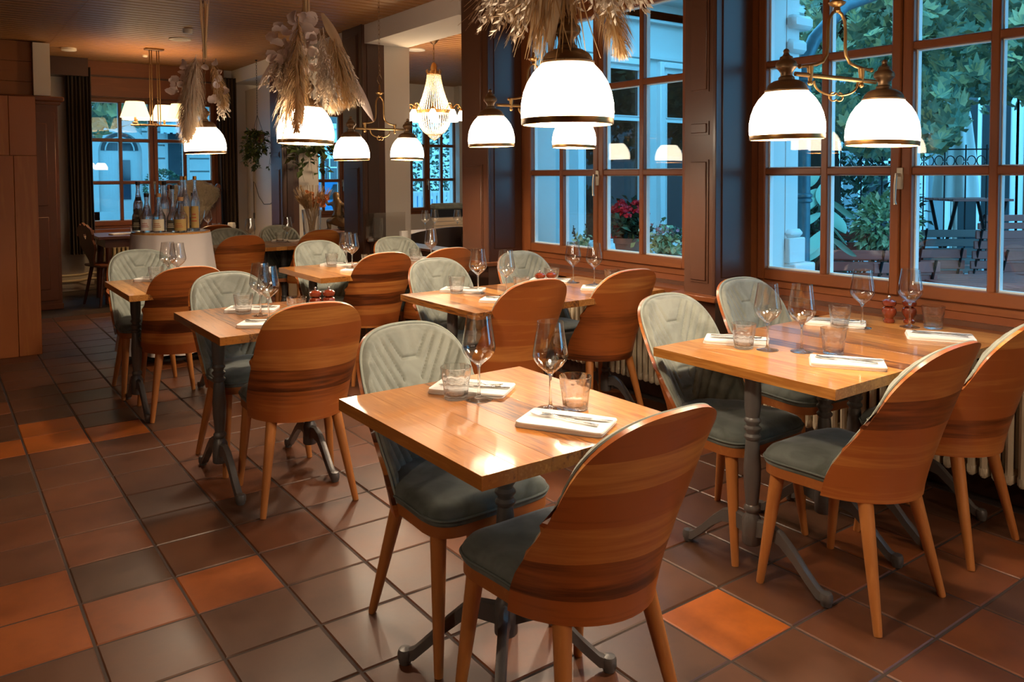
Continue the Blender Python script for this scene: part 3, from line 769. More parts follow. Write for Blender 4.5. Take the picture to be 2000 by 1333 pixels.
def fork_proto():
    t = thing('fork', 'x', 'cutlery', group='forks on the napkins')
    b = MB(); zs = [(-.10, .0015), (-.06, .003), (0, .004), (.035, .007), (.055, .004), (.075, .0035), (.10, .008)]
    hw = [(-.10, .0065), (-.06, .0045), (0, .0028), (.03, .003), (.045, .009), (.055, .0115)]
    def strip(xs, w0, y0, hf):
        vs = []; fs = []
        for x in xs:
            z = lerp_tab(zs, x); q = w0(x)
            for y, dz in ((y0-q, 0), (y0+q, 0), (y0+q, .0022), (y0-q, .0022)): vs.append((x, y, z+dz))
        n = len(xs)
        for i in range(n-1):
            for k in range(4): fs.append((i*4+k, (i+1)*4+k, (i+1)*4+(k+1) % 4, i*4+(k+1) % 4))
        fs += [(0, 1, 2, 3), tuple(reversed([(n-1)*4+k for k in range(4)]))]
        b.add(vs, fs)
    strip([-.10+.155*i/16 for i in range(17)], lambda x: lerp_tab(hw, x), 0, None); b.build('handle', M['steel'], t)
    b = MB()
    for y in (-.0095, -.0032, .0032, .0095): strip([.054+.046*i/5 for i in range(6)], lambda x: .0019-.008*(max(0, x-.085))**1*.5, y, None)
    b.build('tines', M['steel'], t); return t
def knife_proto():
    t = thing('knife', 'x', 'cutlery', group='knives on the napkins')
    b = MB(); b.tube([(-.115, 0, .005), (-.10, 0, .0055), (-.06, 0, .005), (-.02, 0, .0045), (0, 0, .0045)], [.004, .0058, .0052, .004, .0036], 8, sx=1, sy=.65); b.build('handle', M['steel'], t)
    b = MB(); b.prism([(-.002, -.004), (.02, -.0075), (.06, -.009), (.095, -.007), (.113, .003), (.10, .0055), (.05, .006), (-.002, .004)], .004, .0056); b.build('blade', M['steel'], t); return t
P_ = {'wine': wine_proto(), 'tum': tumbler_proto(), 'nap': napkin_proto(), 'fork': fork_proto(), 'knife': knife_proto()}
used = {}
def put(kind, loc, rz, label):
    if kind not in used:
        used[kind] = 1; o = P_[kind]; o.location = loc; o.rotation_euler = (0, 0, rz); o['label'] = label
        if kind in ('wine', 'tum'): o.scale = (1.1, 1.1, 1.1)
        return o
    return dup(P_[kind], loc, rz, label)
ZT = .7602
def setting(seat, nx, ny, na, wine, tum, flip):
    """napkin centre and angle, then wine glass and tumbler positions (None = not laid)"""
    R = Matrix.Rotation(na, 3, 'Z')
    put('nap', (nx, ny, ZT), na, 'folded white napkin '+seat)
    f = R @ Vector((.0, .012*flip, 0)); k = R @ Vector((.012, -.016*flip, 0))
    put('knife', (nx+k.x, ny+k.y, ZT+.0145), na+(PI if flip > 0 else 0)+.05, 'steel knife on the napkin '+seat)
    put('fork', (nx+f.x, ny+f.y, ZT+.0165), na+(0 if flip > 0 else PI)-.16, 'steel fork on the napkin '+seat)
    if wine: put('wine', (*wine, ZT), 0, 'stemmed wine glass '+seat)
    if tum: put('tum', (*tum, ZT), random.random(), 'faceted water tumbler '+seat)
a1 = D(-52)
setting('at far seat of the '+TN['T1'], 1.355, 2.082, a1, (1.318, 1.985), (1.268, 2.035), 1)
setting('at near seat of the '+TN['T1'], 1.368, 1.640, D(-60), (1.424, 1.775), (1.482, 1.733), -1)
setting('at far aisle seat, '+TN['R'], 2.588, 2.044, D(-55), (2.57, 1.882), (2.522, 1.955), 1)
setting('at near aisle seat, '+TN['R'], 2.589, 1.568, D(-55), (2.646, 1.785), (2.707, 1.692), -1)
setting('at far window seat, '+TN['R'], 3.243, 2.020, D(-60), (3.263, 1.905), (3.190, 1.965), 1)
setting('at near window seat, '+TN['R'], 3.300, 1.593, D(-58), (3.445, 1.79), (3.490, 1.712), -1)
setting('at far aisle seat, '+TN['M'], 2.481, 3.900, D(-47), (2.505, 3.775), (2.405, 3.845), 1)
setting('at near aisle seat, '+TN['M'], 2.45, 3.445, D(-50), (2.575, 3.60), (2.68, 3.60), -1)
setting('at far window seat, '+TN['M'], 3.13, 3.905, D(-50), (3.215, 3.78), (3.085, 3.83), 1)
setting('at near window seat, '+TN['M'], 3.165, 3.46, D(-46), (3.255, 3.63), (3.335, 3.56), -1)
setting('at far aisle seat, '+TN['N'], 2.455, 5.58, D(-46), (2.47, 5.47), (2.385, 5.54), 1)
setting('at near aisle seat, '+TN['N'], 2.42, 5.14, D(-46), (2.455, 5.34), (2.56, 5.30), -1)
setting('at far window seat, '+TN['N'], 3.13, 5.56, D(-46), (3.17, 5.44), (3.06, 5.50), 1)
setting('at near window seat, '+TN['N'], 3.02, 5.12, D(-46), (3.10, 5.32), (3.19, 5.28), -1)
setting('at far seat of the '+TN['T2'], 1.289, 3.986, D(-33), (1.275, 3.815), (1.225, 3.915), 1)
setting('at near seat of the '+TN['T2'], 1.215, 3.545, D(-36), (1.262, 3.665), (1.395, 3.66), -1)
setting('at far seat of the '+TN['T3'], 1.175, 5.53, D(-38), (1.213, 5.38), (1.155, 5.45), 1)
setting('at near seat of the '+TN['T3'], 1.16, 5.02, D(-38), (1.245, 5.27), (1.31, 5.18), -1)
setting('at pillar-side far seat, '+TN['O'], 2.93, 7.97, D(-40), (2.90, 7.83), (2.85, 7.90), 1)
setting('at aisle-side seat, '+TN['O'], 2.40, 7.62, D(-40), (2.52, 7.80), None, 1)
# pepper mills
def mill(x, y, label):
    t = thing('pepper_mill', label, 'pepper mill', (x, y, ZT), 0, 'round wooden pepper and salt mills')
    b = MB(); b.lathe([(.022, 0), (.024, .003), (.024, .012), (.018, .018), (.019, .024), (.029, .038), (.032, .052), (.028, .066), (.016, .073)], 20); b.build('mill_body', M['mill'], t)
    b = MB(); b.lathe([(.012, .073), (.026, .077), (.031, .086), (.029, .097), (.018, .105), (.006, .107)], 20); b.build('mill_head', M['mill'], t)
    b = MB(); b.lathe([(.004, .106), (.004, .112), (.0065, .116), (.005, .121), (.0006, .123)], 12); b.build('finial', M['steel'], t)
mill(1.53, 3.76, 'red wooden pepper mill, left one at the middle aisle table')
mill(1.59, 3.735, 'red wooden salt mill, right one at the middle aisle table')
mill(2.83, 3.62, 'red wooden mill, left one on the middle window table pair')
mill(2.895, 3.60, 'red wooden mill, right one on the middle window table pair')
mill(3.535, 1.84, 'dark red mill nearest the right window, behind a wine glass')
mill(3.475, 1.90, 'tall dark red mill standing by the ledge of the right window')
# ------------------------------------------------------------------ pendant lamps
def shade_parts(root, loc, k=1.0, tilt=(0, 0), power=LAMP_W):
    """opal dome with brass rim and turned cap; loc is the rim centre"""
    T = Matrix.Translation(loc) @ Matrix.Rotation(tilt[0], 4, 'X') @ Matrix.Rotation(tilt[1], 4, 'Y')
    b = MB()
    out = [(.1165, .010), (.1185, .028), (.1175, .052), (.112, .080), (.102, .106), (.087, .130), (.070, .148), (.062, .154)]
    b.lathe([(r*k, z*k) for r, z in out]+[((r-.004)*k, (z-.002)*k) for r, z in reversed(out)], 40, cap0=False, cap1=False, M=T)
    sh = b.build('lamp_shade', M['opal'], root, 60)
    b = MB(); b.lathe([(.113*k, -.002*k), (.1165*k, -.002*k), (.1175*k, .001*k), (.1175*k, .013*k), (.1165*k, .014*k), (.113*k, .012*k)], 40, cap0=False, cap1=False, M=T); b.build('rim_band', M['brass'], root, 40)
    b = MB(); b.lathe([(r*k, z*k) for r, z in [(.064, .150), (.069, .152), (.069, .157), (.064, .160), (.062, .168), (.055, .178), (.040, .187), (.026, .190), (.025, .198), (.019, .203), (.019, .213), (.025, .222), (.033, .230), (.034, .238), (.030, .248), (.022, .254), (.020, .264), (.012, .268), (.008, .276), (.010, .282), (.007, .288), (.001, .291)]], 24, M=T)
    b.build('turned_cap', M['bronze_dark'], root, 35)
    b = MB(); b.ball((0, 0, 0), .022*k, 14, 8); b.v = [tuple(T @ (Vector(p)+Vector((0, 0, .075*k)))) for p in b.v]
    bulb(T @ Vector((0, 0, .045*k)), power, .035, WARM, root)
    return T
def chain(b, x, y, z0, z1, r=.0016, l=.02):
    n = max(1, int((z1-z0)/(l*1.5))); st = (z1-z0)/n
    for i in range(n):
        zc = z0+(i+.5)*st; a = (i % 2)*PI/2; pts = []
        for k in range(9):
            q = 2*PI*k/8; u = .007*math.cos(q); pts.append((x+u*math.cos(a), y+u*math.sin(a), zc+st*.66*math.sin(q)))
        b.tube(pts, r, 4, False)
def single(label, x, y, z, tilt=(0, 0), power=LAMP_W):
    t = thing('pendant_lamp', label, 'lamp', (x, y, ZC), 0, 'single opal dome pendants')
    shade_parts(t, (0, 0, z-ZC), 1, tilt, power)
    b = MB(); chain(b, 0, 0, z+.29-ZC, -.03); b.build('chain', M['bronze_dark'], t)
    b = MB(); b.lathe([(.045, 0), (.044, -.008), (.03, -.025), (.01, -.035)][::-1], 20); b.build('ceiling_rose', M['bronze_dark'], t)
    return t
single('single opal dome pendant nearest the viewer, dried grasses above it', 1.318, 1.571, 1.562)
single('single opal dome pendant hung with the large dried bouquet, middle one', 1.300, 3.275, 1.570, (0, .03))
single('single opal dome pendant at the rear, half hidden by pampas plumes', 1.335, 4.923, 1.567, (0, -.03))
def twin(label, p, q, ty=0):
    p, q = Vector(p), Vector(q); c = (p+q)/2; dv = q-p; L_ = dv.length; rz = math.atan2(dv.y, dv.x); hor = math.hypot(dv.x, dv.y)
    t = thing('twin_pendant_lamp', label, 'lamp', (c.x, c.y, ZC), rz, 'twin opal dome pendants')
    sl = dv.z/2; zl = c.z-ZC
    for s in (-1, 1): shade_parts(t, (s*hor/2, 0, zl+s*sl), 1, (0, -.02 if s < 0 else .03), LAMP_W*.85)
    zb = zl+.212
    b = MB(); b.tube([(-hor/2+.03, 0, zb-sl*.9), (hor/2-.03, 0, zb+sl*.9)], .0075, 10)
    for s in (-1, 1): b.tube([(s*hor*.27, 0, zb-.018), (s*hor*.27, 0, zb+.035)], [.006, .012, .006][:2], 10); b.ball((s*hor*.27, 0, zb-.02), .009)
    b.build('cross_bar', M['brass'], t)
    b = MB()
    for s in (-1, 1):
        pts = [(s*x, 0, zb+z) for x, z in ((0, .222), (.018, .212), (.032, .19), (.036, .16), (.036, .10), (.040, .075), (.055, .052), (.08, .042), (.11, .036), (.145, .032))]
        b.tube(pts, .0055, 8); b.ball((s*.148, 0, zb+.032), .008)
    b.build('yoke', M['brass'], t)
    b = MB()
    for s in (-1, 1):
        pts = [(s*(.09-.085*u+.012*math.sin(u*6)), 0, zb-.012-.045*math.sin(u*2.2)+.02*u*u*0) for u in [i/12 for i in range(13)]]
        b.tube(pts, .0035, 6)
        b.tube([(s*(.012+.016*math.sin(a)), 0, zb-.062+.014*math.cos(a)) for a in [i*.5 for i in range(9)]], .003, 6)
    b.build('scroll', M['brass'], t)
    b = MB(); b.lathe([(.006, .214), (.012, .22), (.010, .232), (.024, .240), (.028, .247), (.012, .256), (.007, .27), (.005, .30)], 18, (0, 0, zb)); b.build('finial', M['brass'], t)
    b = MB()
    for s in (-1, 1): b.tube([(0, 0, zb+.30), (s*.018, 0, zb+.325), (s*.022, 0, zb+.345), (s*.008, 0, zb+.37), (0, 0, zb+.38)], .0025, 6)
    b.build('hook', M['bronze_dark'], t)
    b = MB(); chain(b, 0, 0, zb+.37, -.03); b.build('chain', M['bronze_dark'], t)
    b = MB(); b.lathe([(.01, -.035), (.03, -.025), (.044, -.008), (.045, 0)], 20); b.build('ceiling_rose', M['bronze_dark'], t)
    return t
twin('twin opal dome pendant before the right-hand window', (2.251, 1.580, 1.545), (2.627, 1.471, 1.528))
twin('twin opal dome pendant before the middle window, partly behind the single lamp', (2.321, 3.366, 1.577), (2.814, 3.300, 1.576))
twin('twin opal dome pendant at the rear before the brown pillar', (2.267, 4.916, 1.532), (2.760, 5.063, 1.542))
# the rows of lamps go on behind the viewer
single('single opal dome pendant behind the viewer, outside the frame', 1.32, -1.0, 1.60)
twin('twin opal dome pendant behind the viewer, outside the frame', (2.30, -1.05, 1.60), (2.75, -1.05, 1.60))
single('single opal dome pendant over the left aisle, outside the frame', -1.35, 1.5, 1.95, (0, 0), LAMP_W*1.5)

# ------------------------------------------------------------------ dried bouquets
RB = random.Random(11)
def plume(b, p0, d, L_, R, n, rs, droop=.15):
    d = Vector(d).normalized(); F = frame_to(d); p0 = Vector(p0)
    for i in range(n):
        t = rs.random()**.8; base = p0+d*(L_*t*.85); a = rs.random()*2*PI
        out = (F @ Vector((math.cos(a), math.sin(a), 0)))
        prof = math.sin(PI*min(1, .12+t*.85))**.7
        l = R*(.9+.5*rs.random())*prof+.012; v = (out*.62+d*.9).normalized()
        tip = base+v*l*1.25+Vector((0, 0, -droop*l)); mid = base+v*l*.65+out*l*.12
        w_ = .0011+.0009*rs.random(); sd = d.cross(out)*w_
        b.add([base-sd, base+sd, mid+sd*.9, mid-sd*.9, tip], [(0, 1, 2, 3), (3, 2, 4)])
    b.tube([p0-d*.02, p0+d*L_*.9], [.002, .001], 5)
def petal(b, c, nrm, r, rs, cup=.3):
    F = frame_to(nrm); n = 9; vs = [Vector(c)]
    ph = rs.random()*6
    for k in range(n):
        a = 2*PI*k/n; rr = r*(1+.16*math.sin(2*a+ph)); vs.append(Vector(c)+F.to_3x3() @ Vector((rr*math.cos(a), rr*math.sin(a)*.85, cup*r*(math.cos(a+ph)**2))))
    b.add(vs, [(0, 1+k, 1+(k+1) % n) for k in range(n)])
def grain(b, c, d, l, r):
    F = frame_to(d); R3 = F.to_3x3(); c = Vector(c); vs = [c, c+R3 @ Vector((0, 0, l))]+[c+R3 @ Vector((r*math.cos(a), r*math.sin(a), l*.45)) for a in (0, 2.1, 4.2)]
    b.add(vs, [(0, 3, 2), (0, 4, 3), (0, 2, 4), (1, 2, 3), (1, 3, 4), (1, 4, 2)])
def spray(b, p0, d, L_, R, n, rs):
    d = Vector(d).normalized(); p0 = Vector(p0); F = frame_to(d).to_3x3()
    for q in range(n//14):
        t0 = rs.random()*.5; a = rs.random()*6.28; st = p0+d*L_*t0
        v = (d+F @ Vector((math.cos(a), math.sin(a), 0))*R/L_*(.6+.8*rs.random())).normalized(); l = L_*(1-t0)*(.6+.4*rs.random())
        b.tube([st, st+v*l], .0009, 3, False)
        for k in range(14):
            t = .2+.8*k/14; pp = st+v*l*t; a2 = rs.random()*6.28; o = Vector((math.cos(a2), math.sin(a2), rs.uniform(-.3, .3)))
            grain(b, pp, (o*.8+v).normalized(), .016+.008*rs.random(), .0042)
def blade(b, p0, d, L_, w_, side=None, bend=.2):
    d = Vector(d).normalized(); p0 = Vector(p0); F = frame_to(d).to_3x3(); a = F @ Vector((1, 0, 0)) if side is None else Vector(side); nn = d.cross(a); vs = []
    N_ = 8
    for i in range(N_+1):
        t = i/N_; c = p0+d*L_*t+nn*bend*L_*t*t; h = w_*math.sin(PI*(.06+.93*t))**.8
        vs += [c-a*h+nn*h*.35, c, c+a*h+nn*h*.35]
    fs = []
    for i in range(N_):
        for k in (0, 1): q = i*3+k; fs.append((q, q+1, q+4, q+3))
    b.add(vs, fs)
def rdir(rs, th, ph): return Vector((math.sin(th)*math.cos(ph), math.sin(th)*math.sin(ph), -math.cos(th)))
# middle bouquet
t = thing('dried_bouquet', 'large dried bouquet of pale petals and pampas over the middle single lamp', 'dried flowers', (1.295, 3.235, 2.16), 0, 'dried bouquets over the pendants')
b = MB()
for i in range(26): a = RB.random()*6.28; r = .014*RB.random()**.5; b.tube([(r*math.cos(a), r*math.sin(a), -.05), (r*1.0*math.cos(a), r*math.sin(a), .06), (2.3*r*math.cos(a), 2.3*r*math.sin(a), .24+.1*RB.random())], .0024, 5)
b.build('stems', M['pampas'], t)
# screen-left is (-.81,.59), towards viewer (-.59,-.81)
SL = Vector((-.809, .588, 0)); TV = Vector((-.588, -.809, 0))
for k, (sx, tv, L_, R, n, mt, z0) in enumerate(((.02, .26, .60, .055, 900, 'pampas', -.10), (.18, .08, .50, .06, 620, 'pampas_w', -.20), (-.40, .05, .40, .07, 800, 'pampas', -.13), (-.22, -.10, .44, .06, 500, 'pampas_w', -.12), (.10, -.2, .40, .05, 380, 'pampas_w', -.15))):
    b = MB(); plume(b, SL*(sx*.28)+TV*tv*.4+Vector((0, 0, z0)), SL*sx*.5+TV*tv*.3+Vector((0, 0, -1)), L_*.86, R, n, RB); b.build('pampas_plume', M[mt], t, None)
for k in range(58):
    u = RB.uniform(-.30, 1.15); z = RB.uniform(-.29, -.06); c = SL*(u*(.05+.08*min(1, -z/.14))-.01)+TV*RB.uniform(0, .11)+Vector((0, 0, z))
    b = MB()
    petal(b, c, TV*1.0+SL*RB.uniform(-.8, .9)+Vector((0, 0, RB.uniform(-.5, .7))), RB.uniform(.017, .030), RB, .8)
    b.build('dried_petal', M['eucal'], t, 60)
for (sx, tv, L_, R, n, z0) in ((.20, .12, .22, .085, 420, -.18), (-.20, .14, .34, .075, 520, -.12), (-.42, .02, .30, .06, 300, -.16)):
    b = MB(); spray(b, SL*sx*.35+TV*tv*.5+Vector((0, 0, z0)), SL*sx*.5+TV*tv*.3+Vector((0, 0, -1)), L_, R, n, RB); b.build('seed_spray', M['seed'], t, None)
for (p, d, L_, w_, m_) in ((SL*.10+Vector((0, 0, -.20)), SL*.62+Vector((0, 0, -.85)), .20, .018, 'eucal'), (SL*-.17+Vector((0, 0, -.28)), SL*-.45+Vector((0, 0, -1)), .24, .022, 'eucal'), (TV*.10+Vector((0, 0, -.22)), Vector((0, 0, -1))+TV*.2, .30, .018, 'pampas_w'), (SL*.09+TV*.04+Vector((0, 0, -.18)), SL*.15+Vector((0, 0, -1)), .2, .02, 'palm'), (SL*-.08+TV*.06+Vector((0, 0, -.06)), SL*-.5+Vector((0, 0, -1)), .18, .022, 'palm')):
    b = MB(); blade(b, p, d, L_, w_, TV.cross(Vector((0, 0, 1)))); b.build('lance_leaf', M[m_], t, 60)
# rear bouquet
t = thing('dried_bouquet', 'dried bouquet with one long cream pampas plume over the rear single lamp', 'dried flowers', (1.330, 4.885, 2.17), 0, 'dried bouquets over the pendants')
b = MB()
for i in range(22): a = RB.random()*6.28; r = .012*RB.random()**.5; b.tube([(r*math.cos(a), r*math.sin(a), -.05), (r*math.cos(a), r*math.sin(a), .05), (2.6*r*math.cos(a), 2.6*r*math.sin(a), .22+.1*RB.random())], .0025, 5)
b.build('stems', M['pampas'], t)
for (sx, tv, L_, R, n, mt, z0, x0) in ((.08, .1, .60, .085, 1500, 'pampas_w', -.05, .03), (.02, .12, .55, .07, 800, 'pampas_w', -.12, .06), (-.3, .02, .34, .05, 400, 'pampas', -.08, -.05)):
    b = MB(); plume(b, SL*x0+TV*tv*.6+Vector((0, 0, z0)), SL*sx+TV*.1+Vector((0, 0, -1)), L_*.88, R, n, RB); b.build('pampas_plume', M[mt], t, None)
for k in range(46):
    sgn = RB.choice((-1, 1, 1)); z = RB.uniform(-.30, -.08); c = SL*(sgn*RB.uniform(.04, .17 if z < -.12 else .10))+TV*RB.uniform(.0, .10)+Vector((0, 0, z))
    b = MB(); petal(b, c, TV+SL*RB.uniform(-.8, .8)+Vector((0, 0, RB.uniform(-.5, .6))), RB.uniform(.016, .027), RB, .8); b.build('dried_petal', M['eucal'], t, 60)
b = MB(); spray(b, SL*-.07+TV*.03+Vector((0, 0, -.2)), SL*-.25+Vector((0, 0, -1)), .22, .05, 260, RB); b.build('seed_spray', M['seed'], t, None)
# near bouquet, cut by the top of the frame
t = thing('dried_bouquet', 'dried palm and seed bouquet at the top edge over the nearest pendant', 'dried flowers', (1.325, 1.575, 2.23), 0, 'dried bouquets over the pendants')
b = MB()
for i in range(24): a = RB.random()*6.28; r = .014*RB.random()**.5; b.tube([(r*math.cos(a), r*math.sin(a), -.06), (r*math.cos(a), r*math.sin(a), .06), (2*r*math.cos(a), 2*r*math.sin(a), .26)], .0025, 5)
b.build('stems', M['palm'], t)
for (cx, sp, n, L_, zz, mt) in ((.16, .30, 130, .31, -.12, 'palm'), (.08, .22, 130, .38, -.1, 'palm'), (.03, .14, 140, .42, -.10, 'pampas')):
    b = MB()
    for i in range(n):
        a = RB.gauss(cx, sp*.38); tv = RB.uniform(-.16, .16); p = SL*(cx*.6)+Vector((0, 0, zz))+SL*RB.uniform(-.03, .04)+TV*RB.uniform(-.03, .03)
        d = (SL*a*1.1+TV*tv+Vector((0, 0, -1))).normalized(); l = L_*RB.uniform(.7, 1.08); q = p+d*l*.55+SL*RB.gauss(0, .006); e = p+d*l+SL*(a*.16+RB.gauss(0, .012))+Vector((0, 0, .02*RB.random()))
        b.tube([p, (p+q)/2, q, (q+e)/2-Vector((0, 0, .006)), e], [.0018, .0024, .0022, .0017, .0006], 3, False)
    b.build('palm_fibres', M[mt], t, None)
b = MB()
for (dx, dz, bx) in ((.19, -.33, .04), (.20, -.315, .05), (.18, -.345, .06), (.15, -.41, .05), (.135, -.46, .0)):
    p = SL*.05+TV*.03+Vector((0, 0, -.18)); q = SL*dx*.75+TV*.06+Vector((0, 0, dz*.9)); e = SL*(dx+bx)+TV*.07+Vector((0, 0, dz)); b.tube([p, p.lerp(q, .5)+Vector((0, 0, .02)), q, q.lerp(e, .6)-Vector((0, 0, .01)), e], [.002, .0026, .0026, .002, .001], 5)
b.build('trailing_strand', M['palm'], t)
for (p, d, L_, w_) in ((SL*.025+TV*.05+Vector((0, 0, -.12)), Vector((0, 0, -1))+SL*.06, .37, .024), (SL*.05+TV*.05+Vector((0, 0, -.14)), Vector((0, 0, -1))+SL*.12, .33, .015)):
    b = MB(); blade(b, p, d, L_, w_, SL, .05); b.build('lance_leaf', M['palm'], t, 60)
for (sx, L_, n, z0) in ((-.30, .33, 620, -.10), (-.52, .30, 480, -.10), (-.12, .28, 240, -.10), (.40, .36, 420, -.12), (.62, .32, 300, -.12)):
    b = MB(); 
    for q in range(n//10):
        a = sx+RB.gauss(0, .14); p = SL*sx*.1+TV*.03+Vector((0, 0, z0)); d = (SL*a+TV*RB.uniform(-.1, .25)+Vector((0, 0, -1))).normalized(); l = L_*RB.uniform(.65, 1.05)
        b.tube([p, p+d*l], .0008, 3, False)
        for k in range(10):
            o = Vector((RB.gauss(0, 1), RB.gauss(0, 1), RB.gauss(0, .6))).normalized(); F = (d+o*.9).normalized(); grain(b, p+d*l*(.35+.65*k/10), F, .024, .0048)
    b.build('seed_spray', M['seed'], t, None)
b = MB(); plume(b, SL*-.06+TV*-.02+Vector((0, 0, -.2)), SL*-.28+Vector((0, 0, -1)), .34, .05, 700, RB); b.build('pampas_plume', M['pampas'], t, None)

# ------------------------------------------------------------------ chandelier with fabric shades
t = thing('shade_chandelier', 'dark metal chandelier with four yellow fabric shades at the back window', 'chandelier', (2.115, 9.82, ZC))
b = MB(); b.box(-.10, .10, -.05, .05, -.018, 0, b=.004); b.build('ceiling_plate', M['bronze_dark'], t)
b = MB()
for x in (-.055, -.03, .03, .055): b.tube([(x*.9, 0, -.015), (x, 0, -.86)], .006, 6)
b.build('hanging_rod', M['bronze_dark'], t)
b = MB(); b.tube([(-.26, 0, -.87), (.26, 0, -.87)], .012, 8); b.tube([(-.2, -.17, -.88), (.2, .17, -.86)], .010, 8); b.tube([(-.2, .17, -.86), (.2, -.17, -.88)], .010, 8); b.ball((0, 0, -.87), .03)
b.build('arm_frame', M['bronze_dark'], t)
for (x, y) in ((-.24, -.14), (-.16, .20), (.14, .2), (.25, -.08)):
    b = MB(); r0, r1 = .155, .095
    for (ra, za, rb, zb) in ((r0, -.80, r1, -.62),):
        vs = []
        for r_, z_ in ((ra, za), (rb, zb), (rb-.004, zb), (ra-.004, za)):
            for k in range(8):
                a = PI/4*k+PI/8+.3; e = r_*(1.0 if k % 2 else 1.0); vs.append((x+e*math.cos(a), y+e*math.sin(a)*.8, z_))
        b.add(vs, [(i*8+k, i*8+(k+1) % 8, (i+1) % 4*8+(k+1) % 8, (i+1) % 4*8+k) for i in range(4) for k in range(8)])
    s_ = b.build('lamp_shade', M['fabricshade'], t, None)
    b = MB(); b.lathe([(.012, -.87), (.03, -.862), (.03, -.85), (.012, -.84), (.014, -.79), (.02, -.785)], 12, (x, y, 0)); b.build('socket', M['bronze_dark'], t)
    bulb((x, y, -.69), 11.0, .04, (1, .62, .28), t)

# ------------------------------------------------------------------ crystal chandelier in the side room
t = thing('crystal_chandelier', 'brass and crystal bead chandelier glowing in the side room', 'chandelier', (4.36, 7.39, ZC))
b = MB(); b.lathe([(.012, -.07), (.03, -.055), (.065, -.012), (.07, 0)], 20); b.build('ceiling_rose', M['bronze_dark'], t)
b = MB(); chain(b, 0, 0, -.27, -.06, .003, .03); b.build('chain', M['bronze_dark'], t)
b = MB(); b.lathe([(.01, -.26), (.025, -.28), (.034, -.31), (.036, -.345), (.05, -.352), (.055, -.372), (.075, -.38), (.07, -.39)], 20)
for k in range(10): a = 2*PI*k/10; b.tube([(.07*math.cos(a), .07*math.sin(a), -.385), (.082*math.cos(a), .082*math.sin(a), -.35), (.075*math.cos(a), .075*math.sin(a), -.335)], .004, 5)
b.build('crown', M['brass'], t)
b = MB(); b.lathe([(.175, -.80), (.185, -.80), (.185, -.765), (.175, -.765)], 40, cap0=False, cap1=False); b.build('hoop', M['brass'], t)
def beads(b, f, n, r, z=1.0):
    for i in range(n):
        c = Vector(f((i+.5)/n)); b.add([c+Vector(v)*r for v in ((1,0,0),(-1,0,0),(0,1,0),(0,-1,0),(0,0,1.2),(0,0,-1.2))], [(0,2,4),(2,1,4),(1,3,4),(3,0,4),(2,0,5),(1,2,5),(3,1,5),(0,3,5)])
for k in range(36):
    a = 2*PI*k/36; b = MB()
    beads(b, lambda u: ((.072+.108*u**1.5)*math.cos(a), (.072+.108*u**1.5)*math.sin(a), -.39-.38*u), 30, .0066); b.build('bead_strand', M['crystal'], t, None)
b = MB()
for k in range(40):
    a = 2*PI*k/40; beads(b, lambda u: (.18*math.cos(u*PI/2)**.8*math.cos(a)+.0, .18*math.cos(u*PI/2)**.8*math.sin(a), -.79-.24*math.sin(u*PI/2)), 22, .0078)
for k in range(18): a = 2*PI*k/18; beads(b, lambda u: (.07*math.cos(u*PI/2)*math.cos(a), .07*math.cos(u*PI/2)*math.sin(a), -1.01-.075*u), 8, .007)
tag(b.build('bead_basket', M['crystal'], t, None), kind='stuff')
for k in range(8):
    a = 2*PI*k/8+.2; ca, sa = math.cos(a), math.sin(a); b = MB()
    b.tube([(r*ca, r*sa, z) for r, z in ((.18, -.78), (.21, -.73), (.235, -.70), (.262, -.705), (.268, -.735), (.25, -.745), (.25, -.73), (.272, -.72), (.285, -.75))], .006, 6)
    arm = b.build('arm', M['brass'], t)
    b = MB(); b.lathe([(.008, -.745), (.022, -.76), (.022, -.77)], 14, (.285*ca, .285*sa, 0), cap0=False); b.build('cup', M['brass'], arm)
    b = MB(); b.lathe([(.018, -.77), (.034, -.80), (.040, -.84), (.047, -.875), (.044, -.875), (.037, -.84), (.031, -.80), (.015, -.772)], 18, (.285*ca, .285*sa, 0), cap0=False, cap1=False); b.build('tulip_shade', M['tulip'] if 'tulip' in M else M.setdefault('tulip', emit('lit_tulip_glass', (1, .82, .55), 9)), arm)
bulb((0, 0, -.86), 62, .12, (1, .72, .42), t); bulb((0, 0, -.60), 1.5, .05, (1, .72, .42), t)
for k in range(4): bulb((.36*math.cos(k*PI/2), .36*math.sin(k*PI/2), -.86), 3.5, .04, WARM, t)
# ------------------------------------------------------------------ radiators
def radiator(label, loc, rz, n, h=.56, z0=.13, p=.05):
    t = thing('radiator', label, 'radiator', loc, rz, 'cream ribbed radiators'); L_ = n*p
    b = MB()
    for y in (-.045, .045): b.tube([(0, y, z0), (0, y, z0+.03), (0, y, z0+h-.03), (0, y, z0+h)], [.012, .016, .016, .012], 8)
    b.box(-.018, .018, -.06, .06, z0-.005, z0+.05, b=.012); b.box(-.018, .018, -.06, .06, z0+h-.05, z0+h+.005, b=.012)
    me = b.mesh('fin', M['metalwhite'])
    for k in range(n): inst('fin', me, t, (-L_/2+(k+.5)*p, 0, 0))
    b = MB()
    for z in (z0+.02, z0+h-.02): b.tube([(-L_/2, 0, z), (L_/2, 0, z)], .014, 8)
    b.tube([(-L_/2+.02, 0, z0), (-L_/2+.02, 0, 0)], .012, 8); b.tube([(L_/2-.02, 0, z0), (L_/2-.02, 0, 0)], .012, 8)
    b.build('pipe', M['metalwhite'], t)
radiator('cream ribbed radiator beneath the right-hand window', (3.66, 2.0, 0), PI/2, 33)
radiator('cream ribbed radiator beneath the middle window', (3.66, 4.10, 0), PI/2, 33)
radiator('cream ribbed radiator under the back window', (2.3, 11.16, 0), 0, 24, .42)
